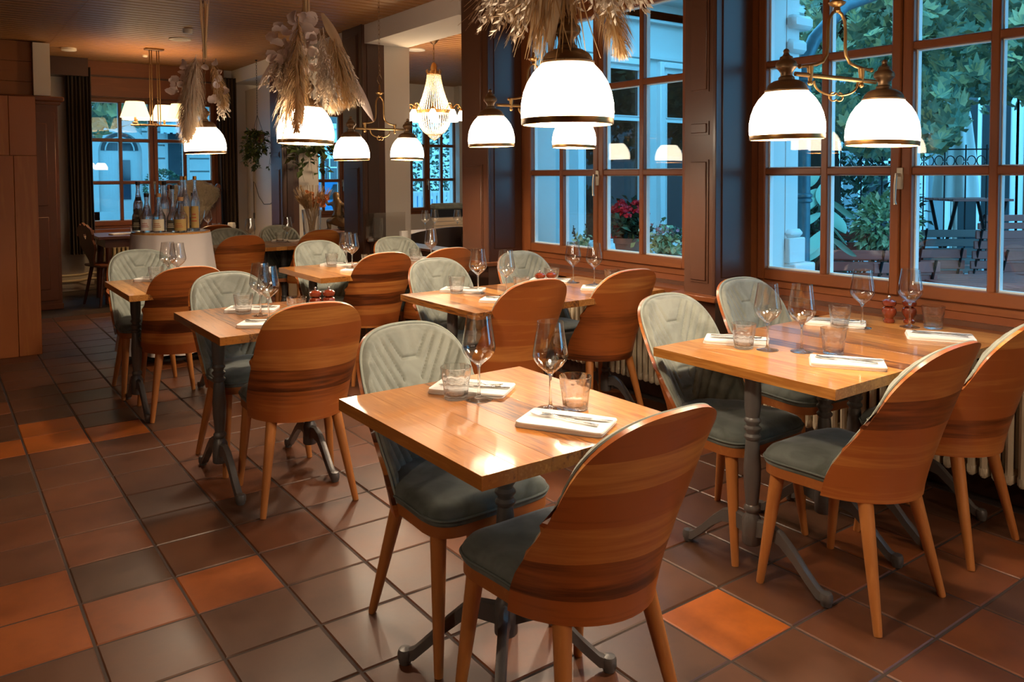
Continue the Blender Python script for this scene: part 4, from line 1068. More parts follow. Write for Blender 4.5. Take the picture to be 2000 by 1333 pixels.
t = tag(MB().tube([(1.18, 11.24, .13), (1.50, 11.24, .13), (1.60, 11.20, .15), (2.2, 11.20, .15)], .016, 8).tube([(1.18, 11.24, .20), (1.50, 11.24, .20), (1.60, 11.20, .22), (2.2, 11.20, .22)], .016, 8).build('heating_pipe', M['metalwhite']), 'pair of cream heating pipes along the back wall', 'pipe')

# ------------------------------------------------------------------ curtains
def curtain(label, x0, x1, y, z0, z1, n):
    b = MB()
    b.grid(lambda u, v: (x0+(x1-x0)*u+.012*math.sin(v*3+u*9)*(1-v), y+.035*math.sin(u*n*2*PI)*(.75+.25*math.sin(u*17))-.02*(1-v), z0+(z1-z0)*v), n*10, 10)
    b.grid(lambda u, v: (x1-(x1-x0)*u+.012*math.sin(v*3+(1-u)*9)*(1-v), .004+y+.035*math.sin((1-u)*n*2*PI)*(.75+.25*math.sin((1-u)*17))-.02*(1-v), z0+(z1-z0)*v), n*10, 10)
    return tag(b.build('curtain', M['curtain']), label, 'curtain', 'dark curtains of the back window')
curtain('dark charcoal curtain left of the back window', 1.375, 1.66, 11.13, .47, 2.78, 7)
curtain('dark charcoal curtain right of the back window', 3.17, 3.44, 11.13, .10, 2.76, 6)

# ------------------------------------------------------------------ ceiling fixtures
for (x, y, r, h, n_, lab, cat) in ((2.11, 8.32, .045, .04, 'smoke_detector', 'small white smoke detector on the board ceiling', 'detector'), (2.19, 8.96, .11, .012, 'ceiling_speaker', 'round white ceiling speaker above the dried bouquets', 'speaker'),
        (2.14, 10.40, .03, .02, 'ceiling_sensor', 'tiny white ceiling sensor above the shade chandelier', 'detector'), (4.60, 8.20, .11, .012, 'ceiling_speaker', 'round white ceiling speaker in the side room', 'speaker'), (1.32, 10.3, .08, .03, 'ceiling_sensor', 'flat white sensor near the curtain rail box', 'detector')):
    t = thing(n_, lab, cat, (x, y, ZC)); b = MB(); b.lathe([(r*.9, -h), (r, -h*.8), (r, 0)], 24); b.build('housing', M['whitepaint'], t)
    b = MB(); b.lathe([(r*.62, -h-.003), (r*.66, -h+.002)], 24); b.build('grille', M['plaster'], t)

# ------------------------------------------------------------------ leaves
def leaf(b, c, d, up, l, w_, fold=.25):
    d = Vector(d).normalized(); s_ = d.cross(Vector(up))
    if s_.length < 1e-3: s_ = d.cross(Vector((1, .3, 0)))
    s_.normalize(); n = s_.cross(d); c = Vector(c)
    b.add([c, c+d*l*.45-s_*w_+n*w_*fold, c+d*l*.45+n*0, c+d*l*.45+s_*w_+n*w_*fold, c+d*l-n*l*.12], [(0, 2, 1), (0, 3, 2), (1, 2, 4), (2, 3, 4)])
def trailing_plant(label, loc, zt, rx, h, n, ls, big=False, name='hanging_plant'):
    t = thing(name, label, 'plant', loc, 0, 'hanging green plants')
    b = MB(); b.lathe([(.05, -.02), (.075, .0), (.085, .09), (.078, .09), (.07, .01)], 18, cap1=False); b.build('hanging_pot', M['potstone'], t)
    b = MB()
    for k in range(3): a = k*2.1; b.tube([(.08*math.cos(a), .08*math.sin(a), .09), (0, 0, .33)], .0025, 5)
    chain(b, 0, 0, .33, zt-loc[2]-.01); b.lathe([(.012, zt-loc[2]-.012), (.016, zt-loc[2])], 10); b.build('hanging_chain', M['ironblack'], t)
    rs = random.Random(int(loc[0]*100)); b = MB(); lf = []
    for q in range(26):
        a = rs.random()*6.28; r1 = rx*rs.uniform(.35, 1); dz = h*rs.uniform(.35, 1)
        P = [Vector((.05*math.cos(a), .05*math.sin(a), .09)), Vector((r1*.6*math.cos(a), r1*.6*math.sin(a), .13)), Vector((r1*math.cos(a), r1*math.sin(a), .0-dz*.35)), Vector((r1*.9*math.cos(a+.3), r1*.9*math.sin(a+.3), -dz))]
        b.tube(P, .002, 4, False)
        for k in range(n//26):
            u = rs.random()*3; i = min(2, int(u)); c = P[i].lerp(P[i+1], u-i); o = Vector((math.cos(a)+rs.gauss(0, .8), math.sin(a)+rs.gauss(0, .8), rs.gauss(-.4, .5))); lf.append((c, o, rs.uniform(.7, 1.25)))
    b.build('vines', M['houseplant'], t)
    b = MB()
    for c, o, s_ in lf: leaf(b, c, o, (rs.gauss(0, .4), rs.gauss(0, .4), 1), ls*s_, ls*s_*.33)
    tag(b.build('foliage', M['houseplant'], t, None), kind='stuff')
trailing_plant('bushy green plant on a chain before the white niche wall', (3.36, 10.05, 1.86), ZC, .21, .36, 900, .055)
trailing_plant('large-leaved trailing plant over the flower vase', (3.60, 8.85, 1.98), 2.70, .30, .62, 330, .105)

# ------------------------------------------------------------------ vase with dried flowers, bronze figure
t = thing('flower_vase', 'glass vase of dried grasses and orange blooms on the white parapet', 'vase', (3.52, 8.72, .642))
b = MB(); b.lathe([(.085, 0), (.09, .01), (.098, .2), (.112, .40), (.106, .40), (.092, .2), (.08, .02), (.001, .02)], 28); b.build('glass_vase', M['tumbler'], t)
rs = random.Random(5); b = MB()
for i in range(60):
    a = rs.random()*6.28; th = rs.uniform(0, .7); b.tube([(.05*math.cos(a+2), .05*math.sin(a+2), .03), (.07*math.cos(a), .07*math.sin(a), .38), (.07*math.cos(a)+.3*math.sin(th)*math.cos(a), .07*math.sin(a)+.3*math.sin(th)*math.sin(a), .38+.3*math.cos(th))], .0025, 4)
b.build('stems', M['palm'], t)
for q in range(16):
    a = rs.random()*6.28; th = rs.uniform(.15, 1.05); b = MB(); d = Vector((math.sin(th)*math.cos(a), math.sin(th)*math.sin(a), math.cos(th))); plume(b, Vector((.06*math.cos(a), .06*math.sin(a), .40)), d, rs.uniform(.2, .36), .035, 150, rs, -.1); b.build('dried_grass', M['pampas'], t, None)
for q in range(26):
    b = MB(); a = rs.random()*6.28; c = Vector((rs.uniform(-.02, .19), rs.uniform(-.19, .02), .44+rs.uniform(0, .15))); c = SL*rs.uniform(-.2, .06)+TV*rs.uniform(.02, .14)+Vector((0, 0, c.z))
    for k in range(3): petal(b, c+Vector((rs.gauss(0, .008), rs.gauss(0, .008), rs.gauss(0, .008))), (rs.gauss(-.4, .5), rs.gauss(-.8, .5), rs.gauss(.3, .5)), rs.uniform(.018, .03), rs, .5)
    b.build('orange_bloom', M['orange'], t, 60)
def skin_figure(name, joints, edges, mat, root=0, parent=None):
    me = bpy.data.meshes.new(name); me.from_pydata([j[:3] for j in joints], edges, []); o = bpy.data.objects.new(name, me); C.objects.link(o)
    md = o.modifiers.new('skin', 'SKIN'); 
    for v, j in zip(me.skin_vertices[0].data, joints): v.radius = (j[3], j[3]); v.use_root = False
    me.skin_vertices[0].data[root].use_root = True
    o.modifiers.new('sub', 'SUBSURF').levels = 2; o.modifiers['sub'].render_levels = 2
    me.materials.append(mat)
    if parent: o.parent = parent
    return o
t = thing('bronze_figure', 'dark bronze crouching figure reaching out on a stone block', 'statue', (3.53, 8.03, .642))
b = MB()
def rock(u, v):
    a = 2*PI*u; r = .17*(1+.12*math.sin(3*a)+.08*math.sin(5*a+2)); r *= 1-.12*v; return (r*math.cos(a)*1.0, r*math.sin(a)*1.25, .20*v+.012*math.sin(4*a)*v)
b.grid(rock, 28, 4, True); b.add([rock(k/28, 1) for k in range(28)], [tuple(range(28))]); b.build('stone_block', M['potstone'], t)
# left of picture = +y direction locally
J = [(0, -.04, .30, .055), (0, -.02, .40, .045), (0, .0, .47, .055), (0, .015, .53, .028), (0, .03, .575, .044), (0, .045, .61, .034),
     (-.03, .08, .485, .022), (-.03, .17, .475, .017), (-.03, .235, .50, .013), (.05, -.06, .47, .022), (.06, -.11, .40, .018), (.05, -.05, .34, .014),
     (-.05, .03, .30, .04), (-.05, .12, .30, .032), (-.05, .10, .21, .022), (-.05, .16, .205, .016), (.05, -.05, .26, .04), (.05, .07, .225, .03), (.05, -.08, .21, .02), (.05, -.14, .205, .014)]
E_ = [(0,1),(1,2),(2,3),(3,4),(4,5),(2,6),(6,7),(7,8),(2,9),(9,10),(10,11),(0,12),(12,13),(13,14),(14,15),(0,16),(16,17),(17,18),(18,19)]
skin_figure('bronze_body', J, E_, M['bronze'], 0, t)
t = thing('glass_screen', 'clear glass screen panel standing on the brown parapet', 'screen', (3.52, 6.95, .80))
MB().box(-.18, .24, -.004, .004, .012, .27).build('glass_sheet', M['screen'], t, None)
b = MB(); b.box(-.16, -.11, -.012, .012, 0, .03); b.box(.17, .22, -.012, .012, 0, .03); b.build('clamp', M['steel'], t)
t = thing('carafe', 'cut glass carafe of glasses behind the glass screen', 'carafe', (3.50, 7.02, .80)); b = MB(); b.lathe([(.04, 0), (.05, .01), (.055, .12), (.05, .22), (.045, .22), (.048, .12), (.04, .02), (.001, .02)], 30, flute=lambda a, z: 1-.05*abs(math.cos(6*a))); b.build('glass_body', M['tumbler'], t)
t = thing('serviette_holder', 'small cream tulip-shaped holder on the brown parapet', 'holder', (3.53, 6.55, .80)); b = MB()
b.lathe([(.075, 0), (.08, .006), (.03, .01), (.034, .03), (.042, .07), (.036, .115)], 22, flute=lambda a, z: 1+(.18*math.cos(5*a) if z > .1 else 0)); b.build('holder_body', M['linen'], t)

# ------------------------------------------------------------------ bottle table
BX, BY, BZ = 1.55, 6.74, 1.0
t = thing('bottle_table', 'tall round table under a white cloth carrying the bottles', 'table', (BX, BY, 0))
b = MB(); b.lathe([(.285, BZ-.03), (.29, BZ-.025), (.29, BZ-.004), (.285, BZ-.003)], 40); b.build('tabletop', M['tabletop'], t)
b = MB(); b.lathe([(.22, 0), (.22, .02), (.05, .05), (.03, .08), (.03, BZ-.03)], 24); b.build('pedestal', M['iron'], t)
b = MB()
def drape(u, v):
    a = 2*PI*u
    if v < .15: r = .292*v/.15; return (r*math.cos(a), r*math.sin(a), BZ)
    k = (v-.15)/.85; fold = .5+.5*math.sin(11*a+.7*math.sin(3*a)); r = .294+.075*k**1.2+.055*k*fold; return (r*math.cos(a), r*math.sin(a), BZ-.004*min(1, k*20)-.92*k)
b.grid(drape, 160, 24, True); cl = b.build('tablecloth', M['cloth'], None, 60); cl.location = (BX, BY, .001); tag(cl, 'white cloth falling in folds from the tall bottle table', 'tablecloth')
def bottle_mesh(kind):
    h, r, nk, sh = {'tall': (.36, .036, .013, .22), 'round': (.27, .046, .015, .13), 'slim': (.40, .033, .011, .25), 'squat': (.24, .048, .016, .13), 'cone': (.33, .044, .013, .12)}[kind]
    b = MB(); b.lathe([(r*.92, 0), (r, .008), (r, sh*.9), (r*.93, sh), (r*.6, sh+.035), (nk*1.25, sh+.075), (nk, sh+.10), (nk, h-.02), (nk*1.2, h-.018), (nk*1.2, h), (nk*.7, h), (nk*.7, sh+.1), (r*.85, sh*.9), (r*.85, .012), (.001, .012)], 26)
    return b.mesh('glass_body', M['bottleglass'], 40), h, r, nk, sh
M['bottleglass'] = cut_glass('bottle_glass'); M['spirit'] = plain('amber_spirit', '#5a4a2c', .2); M['label_c'] = plain('cream_label', '#d9c9a4', .8); M['label_w'] = plain('white_label', '#dcd6cf', .8); M['label_d'] = plain('dark_label', '#3a3424', .7); M['label_o'] = plain('ochre_label', '#a8884a', .7); M['ink'] = plain('label_ink', '#a2442a', .8); M['cork'] = plain('cork', '#b58658', .8); M['capgold'] = plain('gold_cap', '#b8863c', .35, .8); M['capblack'] = plain('black_cap', '#17130f', .4)
bk = {k: bottle_mesh(k) for k in ('tall', 'round', 'slim', 'squat', 'cone')}
vi = Vector((.588, .809, 0)); ri = Vector((.809, -.588, 0))
def bottle(kind, rt, dp, cap, lab, label, art=False):
    me, h, r, nk, sh = bk[kind]; p = Vector((BX, BY, BZ+.002))+ri*rt+vi*dp
    t = thing('spirit_bottle', label, 'bottle', p, 0, 'spirit bottles on the round table'); inst('glass_body', me, t)
    b = MB(); b.lathe([(nk*1.25, h), (nk*1.25, h+.006), (nk*1.3, h+.008), (nk*1.3, h+.028), (nk*1.1, h+.03)], 16); b.build('stopper', M[cap], t)
    a0 = math.atan2(-.809, -.588); b = MB(); l0, l1 = sh*.10, sh*.78
    b.grid(lambda u, v: ((r+.0008)*math.cos(a0+(u-.5)*2.5), (r+.0008)*math.sin(a0+(u-.5)*2.5), l0+(l1-l0)*v), 16, 1); lb = b.build('label', M[lab], t)
    b = MB()
    if art: b.grid(lambda u, v: ((r+.0014)*math.cos(a0+(u-.5)*.9), (r+.0014)*math.sin(a0+(u-.5)*.9), l0+(l1-l0)*(.3+.42*v+.10*math.sin(u*7)*v)), 12, 3); b.build('label_art', M['ink'], lb)
    else:
        for z in (.3, .45, .6): b.grid(lambda u, v: ((r+.0014)*math.cos(a0+(u-.5)*1.5*(1.2-z)), (r+.0014)*math.sin(a0+(u-.5)*1.5*(1.2-z)), l0+(l1-l0)*(z+.05*v)), 10, 1)
        b.build('label_rule', M['ink' if lab != 'label_d' else 'label_c'], lb)
bottle('tall', -.235, -.05, 'capblack', 'label_d', 'tall dark-labelled bottle at the left edge of the round table')
bottle('squat', -.195, -.13, 'capblack', 'label_d', 'short dark bottle second from the left on the round table')
bottle('round', -.105, -.19, 'capblack', 'label_w', 'wide bottle with white label at front left of the table')
bottle('round', .0, -.215, 'cork', 'label_c', 'bottle with cream pictorial label at the front centre')
bottle('cone', .095, -.19, 'capblack', 'label_d', 'cone-shouldered clear bottle right of the pictorial label')
bottle('slim', .165, -.12, 'capgold', 'label_o', 'slim bottle with ochre label, left of two gold-capped ones')
bottle('slim', .225, -.08, 'capgold', 'label_o', 'slim gold-capped bottle at the right edge of the table')
bottle('squat', .165, -.21, 'cork', 'label_o', 'short ochre-labelled bottle at front right of the table')
bottle('tall', -.05, .0, 'capblack', 'label_w', 'tall clear bottle behind the white label')
bottle('slim', .09, .0, 'cork', 'label_c', 'slim corked bottle at the middle of the table')
bottle('tall', .03, .11, 'cork', 'label_w', 'corked bottle at the back of the round table')
bottle('tall', -.11, .10, 'cork', 'label_d', 'corked dark-labelled bottle at the back left')
bottle('round', .15, .08, 'capblack', 'label_d', 'wide dark bottle at the back right of the table')

# ------------------------------------------------------------------ long table, carved chairs and armchair at the back window
t = thing('long_table', 'long dark table laid below the back window', 'table', (2.28, 10.22, 0))
MB().box(-.78, .78, -.38, .38, .725, .76, b=.004).build('tabletop', M['carved'], t)
MB().box(-.7, .7, -.3, .3, .63, .725).build('apron', M['carved'], t)
for x in (-.66, .66):
    for y in (-.27, .27):
        b = MB(); b.tube([(x*1.04, y*1.08, 0), (x, y, .63)], [.028, .036], 10); b.build('leg', M['carved'], t)
def carved_chair(label, x, y, rz):
    t = thing('carved_chair', label, 'chair', (x, y, 0), rz, 'carved heart-back chairs')
    MB().box(-.2, .2, -.19, .2, .43, .46, b=.008).build('seat', M['carved'], t)
    for sx in (-1, 1):
        for sy in (-1, 1): b = MB(); b.tube([(sx*.2, sy*.2, 0), (sx*.14, sy*.13, .43)], [.014, .022], 8); b.v = [(p[0], p[1], max(0, p[2])) for p in b.v]; b.build('leg', M['carved'], t)
    half = [(.05, 0), (.055, .06), (.10, .12), (.16, .19), (.175, .25), (.15, .30), (.185, .36), (.17, .42), (.12, .44), (.08, .47), (.05, .455), (.0, .49)]
    out = half+[(-a, z) for a, z in reversed(half[:-1])]
    heart = [(0, .30), (.03, .335), (.035, .36), (.018, .375), (0, .36), (-.018, .375), (-.035, .36), (-.03, .335)]
    bm = bmesh.new()
    vo = [bm.verts.new((a, 0, z)) for a, z in out]; vh = [bm.verts.new((a, 0, z)) for a, z in heart]
    eo = [bm.edges.new((vo[k], vo[(k+1) % len(vo)])) for k in range(len(vo))]; eh = [bm.edges.new((vh[k], vh[(k+1) % len(vh)])) for k in range(len(vh))]
    bmesh.ops.triangle_fill(bm, edges=eo+eh, use_beauty=True)
    g = bmesh.ops.extrude_face_region(bm, geom=bm.faces[:]); bmesh.ops.translate(bm, verts=[q for q in g['geom'] if isinstance(q, bmesh.types.BMVert)], vec=(0, -.022, 0)); bmesh.ops.recalc_face_normals(bm, faces=bm.faces[:])
    me = bpy.data.meshes.new('carved_back'); bm.to_mesh(me); bm.free(); me.materials.append(M['carved'])
    o = inst('carved_back', me, t, (0, -.17, .45), (.2, 0, 0))
carved_chair('carved chair with heart cut-out beside the dark curtain', 1.62, 9.92, D(-75))
carved_chair('second carved chair, half hidden behind the bottle table', 2.02, 9.60, D(8))
t = thing('carved_armchair', 'high-backed carved armchair by the back window', 'armchair', (2.78, 10.78, 0), D(180-12))
MB().box(-.3, .3, -.28, .3, .40, .47, b=.01).build('seat', M['carved'], t)
b = MB(); b.box(-.29, .29, -.30, -.255, .47, 1.22, b=.006); b.box(-.20, .20, -.252, -.24, .55, 1.1, b=.006); b.build('back_panel', M['carved'], t)
for sx in (-1, 1):
    b = MB(); b.box(sx*.30-.035, sx*.30+.035, -.315, -.245, 0, 1.24, b=.006); b.ball((sx*.30, -.28, 1.28), .042, 12, 8, (1, 1, 1.2)); b.lathe([(.04, 1.22), (.05, 1.235), (.04, 1.25)], 14, (sx*.30, -.28, 0)); b.build('back_post', M['carved'], t)
    b = MB(); b.box(sx*.30-.03, sx*.30+.03, -.25, .28, .64, .69, b=.01); b.box(sx*.30-.028, sx*.30+.028, .22, .28, 0, .64, b=.006); b.build('armrest', M['carved'], t)
rs = random.Random(3)
b = MB()
def fleece(u, v):
    x = (u-.5)*.62; k = math.cos((u-.5)*2.2)
    q2 = abs(2*u-1); zt = 1.33-.11*q2*q2; zb = .70+.46*q2
    if v < .5: z = zb+(zt-zb)*(v/.5); y = -.232
    else: z = zt-.3*((v-.5)/.5)*k; y = -.232-.09*min(1, (v-.5)/.1)
    if .4 < v < .6: z += .05*math.sin((v-.4)/.2*PI)*(.8+.2*k)
    return (x+rs.gauss(0, .004), y+(.025 if v < .5 else -.012)+rs.gauss(0, .006), z+rs.gauss(0, .005))
b.grid(fleece, 30, 36)
for i in range(2600):
    p = Vector(fleece(rs.random(), rs.random())); o = Vector((rs.gauss(0, .5), .8 if p.y > -.25 else -.8, rs.gauss(0, .6)))*.022; s_ = Vector((rs.gauss(0, 1), rs.gauss(0, 1), rs.gauss(0, 1))).normalized()*.004
    b.add([p-s_, p+s_, p+o+Vector((0, 0, -.008))], [(0, 1, 2)])
fo = b.build('sheepskin', M['fleece'], None, 60); fo.location = (2.78, 10.78, 0); fo.rotation_euler = (0, 0, D(168)); tag(fo, 'grey sheepskin thrown over the carved armchair back', 'sheepskin')
for k, (x, y) in enumerate(((2.72, 10.0), (1.98, 10.1), (2.35, 10.3))):
    put('wine', (x, y, ZT), 0, 'stemmed wine glass on the long back table, '+('by the armchair', 'by the carved chairs', 'middle one')[k])
for k, (x, y) in enumerate(((2.80, 9.95), (1.90, 10.0))):
    put('tum', (x, y, ZT), .4, 'faceted tumbler on the long back table, '+('by the armchair', 'by the carved chairs')[k])
    put('nap', (x-.12, y+.1, ZT), .2, 'folded white napkin on the long back table, '+('by the armchair', 'by the carved chairs')[k])
t = thing('serviette_holder', 'small pale tulip-shaped holder at the end of the long back table', 'holder', (2.98, 9.93, ZT)); b = MB()
b.lathe([(.04, 0), (.045, .02), (.05, .06), (.036, .10)], 22, flute=lambda a, z: 1+(.18*math.cos(5*a) if z > .08 else 0)); b.build('holder_body', M['linen'], t)

# ------------------------------------------------------------------ side room furniture
t = thing('upholstered_bench', 'grey upholstered bench back with pale slatted front in the side room', 'bench', (6.0, 8.9, 0), D(-6))
MB().box(-.75, .9, -.05, .08, .98, 1.06, b=.02).build('top_cushion', M['velvet_seat'], t)
MB().box(-.75, .9, -.04, .07, .88, .98, b=.004).build('dark_rail', M['black'], t)
for k in range(9): MB().box(-.74, .89, -.03, .03, .40+k*.053, .448+k*.053, b=.003).build('slat', M['benchslat'], t)
MB().box(-.75, .9, -.5, -.03, .36, .46, b=.02).build('bench_seat', M['velvet_seat'], t)
for x in (-.7, .85): MB().box(x-.03, x+.03, -.45, .02, 0, .36, b=.004).build('leg', M['black'], t)
def tub(label, x, y, rz):
    t = thing('tub_chair', label, 'chair', (x, y, 0), rz, 'dark leather tub chairs in the side room')
    b = MB()
    def f(u, v):
        a = PI*(-.15+1.3*u); r = .30+.035*v; return (r*math.cos(a), -r*math.sin(a)*.95, .12+.74*v-.12*v*(abs(u-.5)*2)**2)
    b.grid(f, 24, 6); b.grid(lambda u, v: tuple(Vector(f(1-u, v))*1 - Vector((f(1-u, v)[0]*.13, f(1-u, v)[1]*.13, -.001))), 24, 6)
    b.grid(lambda u, v: tuple(Vector(f(u, 1)).lerp(Vector((f(u, 1)[0]*.87, f(u, 1)[1]*.87, f(u, 1)[2]+.001)), v)), 24, 1); b.build('tub_back', M['darkleather'], t)
    b = MB(); b.lathe([(.24, .36), (.265, .38), (.265, .45), (.22, .48), (.01, .485)], 24); b.build('seat', M['darkleather'], t)
    for a in (.8, 2.3, 3.9, 5.5): b = MB(); b.tube([(.24*math.cos(a), .24*math.sin(a), 0), (.2*math.cos(a), .2*math.sin(a), .37)], [.013, .02], 8); b.v = [(p[0], p[1], max(0, p[2])) for p in b.v]; b.build('leg', M['legwood'], t)
tub('dark tub chair at the left of the side-room table', 4.58, 7.75, D(10)); tub('dark tub chair at the right of the side-room table', 5.02, 7.30, D(-8))
t = thing('side_room_table', 'square table with pale cloth edge in the side room', 'table', (4.98, 8.25, 0))
MB().box(-.5, .5, -.36, .36, .725, .76, b=.004).build('tabletop', M['whitepaint'], t); b = MB(); b.lathe([(.2, 0), (.2, .015), (.03, .04), (.028, .725)], 20); b.build('pedestal', M['iron'], t)
for k, (x, y) in enumerate(((4.70, 8.20), (4.88, 8.28), (5.06, 8.06), (5.36, 8.0))):
    put('wine', (x, y, ZT), 0, 'stemmed wine glass on the side-room table, '+('leftmost', 'second from left', 'third from left', 'rightmost')[k]+' of four')
t = thing('round_low_table', 'low side table with folded napkins near the side-room bench', 'table', (5.35, 7.05, 0)); b = MB(); b.lathe([(.30, .60), (.31, .605), (.31, .63), (.30, .635)], 30); b.build('tabletop', M['tabletop'], t); b = MB(); b.lathe([(.18, 0), (.18, .015), (.025, .03), (.025, .60)], 18); b.build('pedestal', M['iron'], t)
t = thing('wall_lamp_cord', 'thin grey cord hanging on the white niche wall', 'cord', (3.60, 10.9, 0)); b = MB(); b.tube([(.012, .1, .62), (.012, .1, 1.35), (.012, .05, 1.33), (.012, -.1, 1.15), (.012, -.3, 1.05), (.012, -.55, 1.06), (.012, -.8, 1.14)], .004, 5); b.build('cord', M['iron'], t); b = MB(); b.box(0, .022, .085, .115, .84, .92, b=.004); b.build('switch', M['iron'], t)
# ------------------------------------------------------------------ outdoors
tag(MB().box(4.08, 60, -40, 60, -.30, -.12).box(-60, 4.08, 11.7, 60, -.30, -.12).build('ground', M['paving'], None, None), 'paved terrace and street outside', None, None, 'structure')
rs = random.Random(21)
def foliage(name, mat, pts, ls, ws, parent=None, compound=False):
    b = MB()
    for (c, o) in pts:
        if compound:
            F = frame_to(o).to_3x3(); c = Vector(c)
            for k in range(5):
                a = -1.2+.6*k; d = F @ Vector((math.sin(a)*.95, math.cos(a)*.95, .25)); leaf(b, c, d, F @ Vector((0, 0, 1)), ls*(1-.12*abs(k-2))*rs.uniform(.8, 1.1), ws, .15)
        else: leaf(b, c, o, (rs.gauss(0, .4), rs.gauss(0, .4), 1), ls*rs.uniform(.7, 1.2), ws, .2)
    return tag(b.build(name, mat, parent, None), kind='stuff')
def rv(): return Vector((rs.gauss(0, 1), rs.gauss(0, 1), rs.gauss(0, 1)))
def pot(label, x, y, z, r, h, mat='terra'):
    t = thing('potted_plant', label, 'potted plant', (x, y, z), 0, 'potted plants on the outer ledge')
    b = MB(); b.lathe([(r*.68, 0), (r*.72, .01), (r*.97, h*.80), (r*1.06, h*.81), (r*1.08, h), (r*.95, h), (r*.90, h*.85), (.001, h*.85)], 28); b.build('clay_pot', M[mat], t); return t
wall('trim_11', 'pale stone ledge outside the middle window', [(4.08, 4.62, 3.0, 5.40, .66, .745)], M['facade'])
wall('trim_12', 'stone support of the outer ledge', [(4.08, 4.5, 3.05, 5.3, -.12, .66)], M['stonewall'])
t = pot('large red-flowering plant in a weathered pot outside the middle window', 4.20, 4.30, .745, .108, .215, 'potstone')
foliage('foliage', M['hedge'], [((rs.gauss(0, .07), rs.gauss(0, .07), .24+abs(rs.gauss(0, .09))), rv()+Vector((0, 0, .3))) for i in range(320)], .075, .022, t)
for k in range(42):
    a = rs.random()*6.28; r = .14*rs.random()**.5; c = Vector((r*math.cos(a), r*math.sin(a), .475-.9*r*r*5+rs.gauss(0, .014))); b = MB()
    if k > 37: c = Vector((-.10+rs.gauss(0, .03), .06, .27+rs.gauss(0, .02)))
    for q in range(26): o = rv().normalized(); o.z = abs(o.z)*.8; petal(b, c+o*.020, o+rv()*.3, .014, rs, .5)
    b.build('red_flower', M['redbloom'], t, None)
t = pot('small pot of sparse sprigs left of the red flowers', 4.14, 4.76, .745, .062, .10)
foliage('foliage', M['varieg'], [((rs.gauss(0, .04), rs.gauss(0, .04), .11+abs(rs.gauss(0, .04))), rv()+Vector((0, 0, .4))) for i in range(90)], .05, .016, t)
b = MB()
for k in range(7):
    a = rs.random()*6.28; e = Vector((.07*math.cos(a), .07*math.sin(a), .24+.06*rs.random())); b.tube([(0, 0, .08), e*.6, e], .002, 4)
    for q in range(7): grain(b, e*(.6+.06*q), rv(), .022, .007)
b.build('sprig', M['bark'], t, None)
t = pot('pot of pinkish green leaves at the lower right of the middle window', 4.16, 3.93, .745, .075, .12)
foliage('foliage', M['varieg'], [((rs.gauss(0, .055), rs.gauss(0, .055), .13+abs(rs.gauss(0, .08))), rv()+Vector((0, 0, .5))) for i in range(210)], .055, .02, t)
b = MB(); [petal(b, (rs.gauss(0, .04), rs.gauss(0, .04), .29+rs.gauss(0, .02)), rv()+Vector((0, 0, .5)), .014, rs) for i in range(24)]; b.build('pink_bloom', M['pinkbloom'], t, None)
t = pot('dark pot with trailing succulent behind the pinkish leaves', 4.46, 4.08, .745, .07, .145)
foliage('foliage', M['hedge'], [((rs.gauss(0, .07), rs.gauss(0, .07), .17+abs(rs.gauss(0, .05))), rv()+Vector((0, 0, .4))) for i in range(260)], .045, .010, t)
for k, (x, y) in enumerate(((4.25, 5.1), (4.4, 5.12))): b = MB(); b.ball((0, 0, .05), .075, 14, 8, (1.1, .9, .68)); o = b.build('stone', M['stonewall']); o.location = (x, y, .745); tag(o, ('rounded grey stone at the left end of the outer ledge', 'rounded grey stone right of the other on the ledge')[k], 'stone', 'stones on the outer ledge')
# stone pilaster with base and downpipe at the right window
pi_ = struct('pilaster_outer', 'stepped limestone pilaster outside the right window')
b = MB(); b.box(4.08, 4.20, 2.87, 3.0, .98, 4.2); b.build('shaft', M['facade'], pi_, None)
b = MB(); b.box(4.08, 4.235, 2.845, 3.02, 1.05, 1.10, b=.02); b.box(4.08, 4.24, 2.84, 3.02, .90, 1.05, b=.006); b.box(4.08, 4.285, 2.80, 3.04, .74, .90, b=.008); b.box(4.08, 4.26, 2.82, 3.03, -.12, .74); b.build('plinth', M['facade'], pi_)
b = MB(); b.box(4.08, 4.22, 2.86, 3.01, 2.02, 2.06, b=.01); b.box(4.08, 4.25, 2.84, 3.02, 2.14, 2.22, b=.02); b.box(4.08, 4.28, 2.82, 3.03, 2.28, 2.36, b=.02); b.box(4.08, 4.33, 2.80, 3.04, 2.52, 2.75, b=.02); b.build('capital', M['facade'], pi_)
b = MB(); b.tube([(4.36, 2.94, -.12), (4.36, 2.94, 2.12), (4.40, 2.90, 2.25), (4.56, 2.80, 2.46), (4.9, 2.62, 2.6)], .042, 16)
t = tag(b.build('downpipe', M['pipe']), 'blue-grey zinc downpipe beside the stone pilaster', 'pipe')
for z in (.86, 1.28, 2.02): b = MB(); b.lathe([(.042, -.03), (.054, -.022), (.054, -.008), (.045, 0), (.054, .008), (.054, .022), (.042, .03)], 18, (4.36, 2.94, z)); b.build('pipe_collar', M['pipe'], t)
wall('wall_pilaster_left', 'rendered pilaster at the corner of the side-room facade', [(4.30, 4.56, 5.30, 5.419, -.1, 2.84)], M['stonewall'])
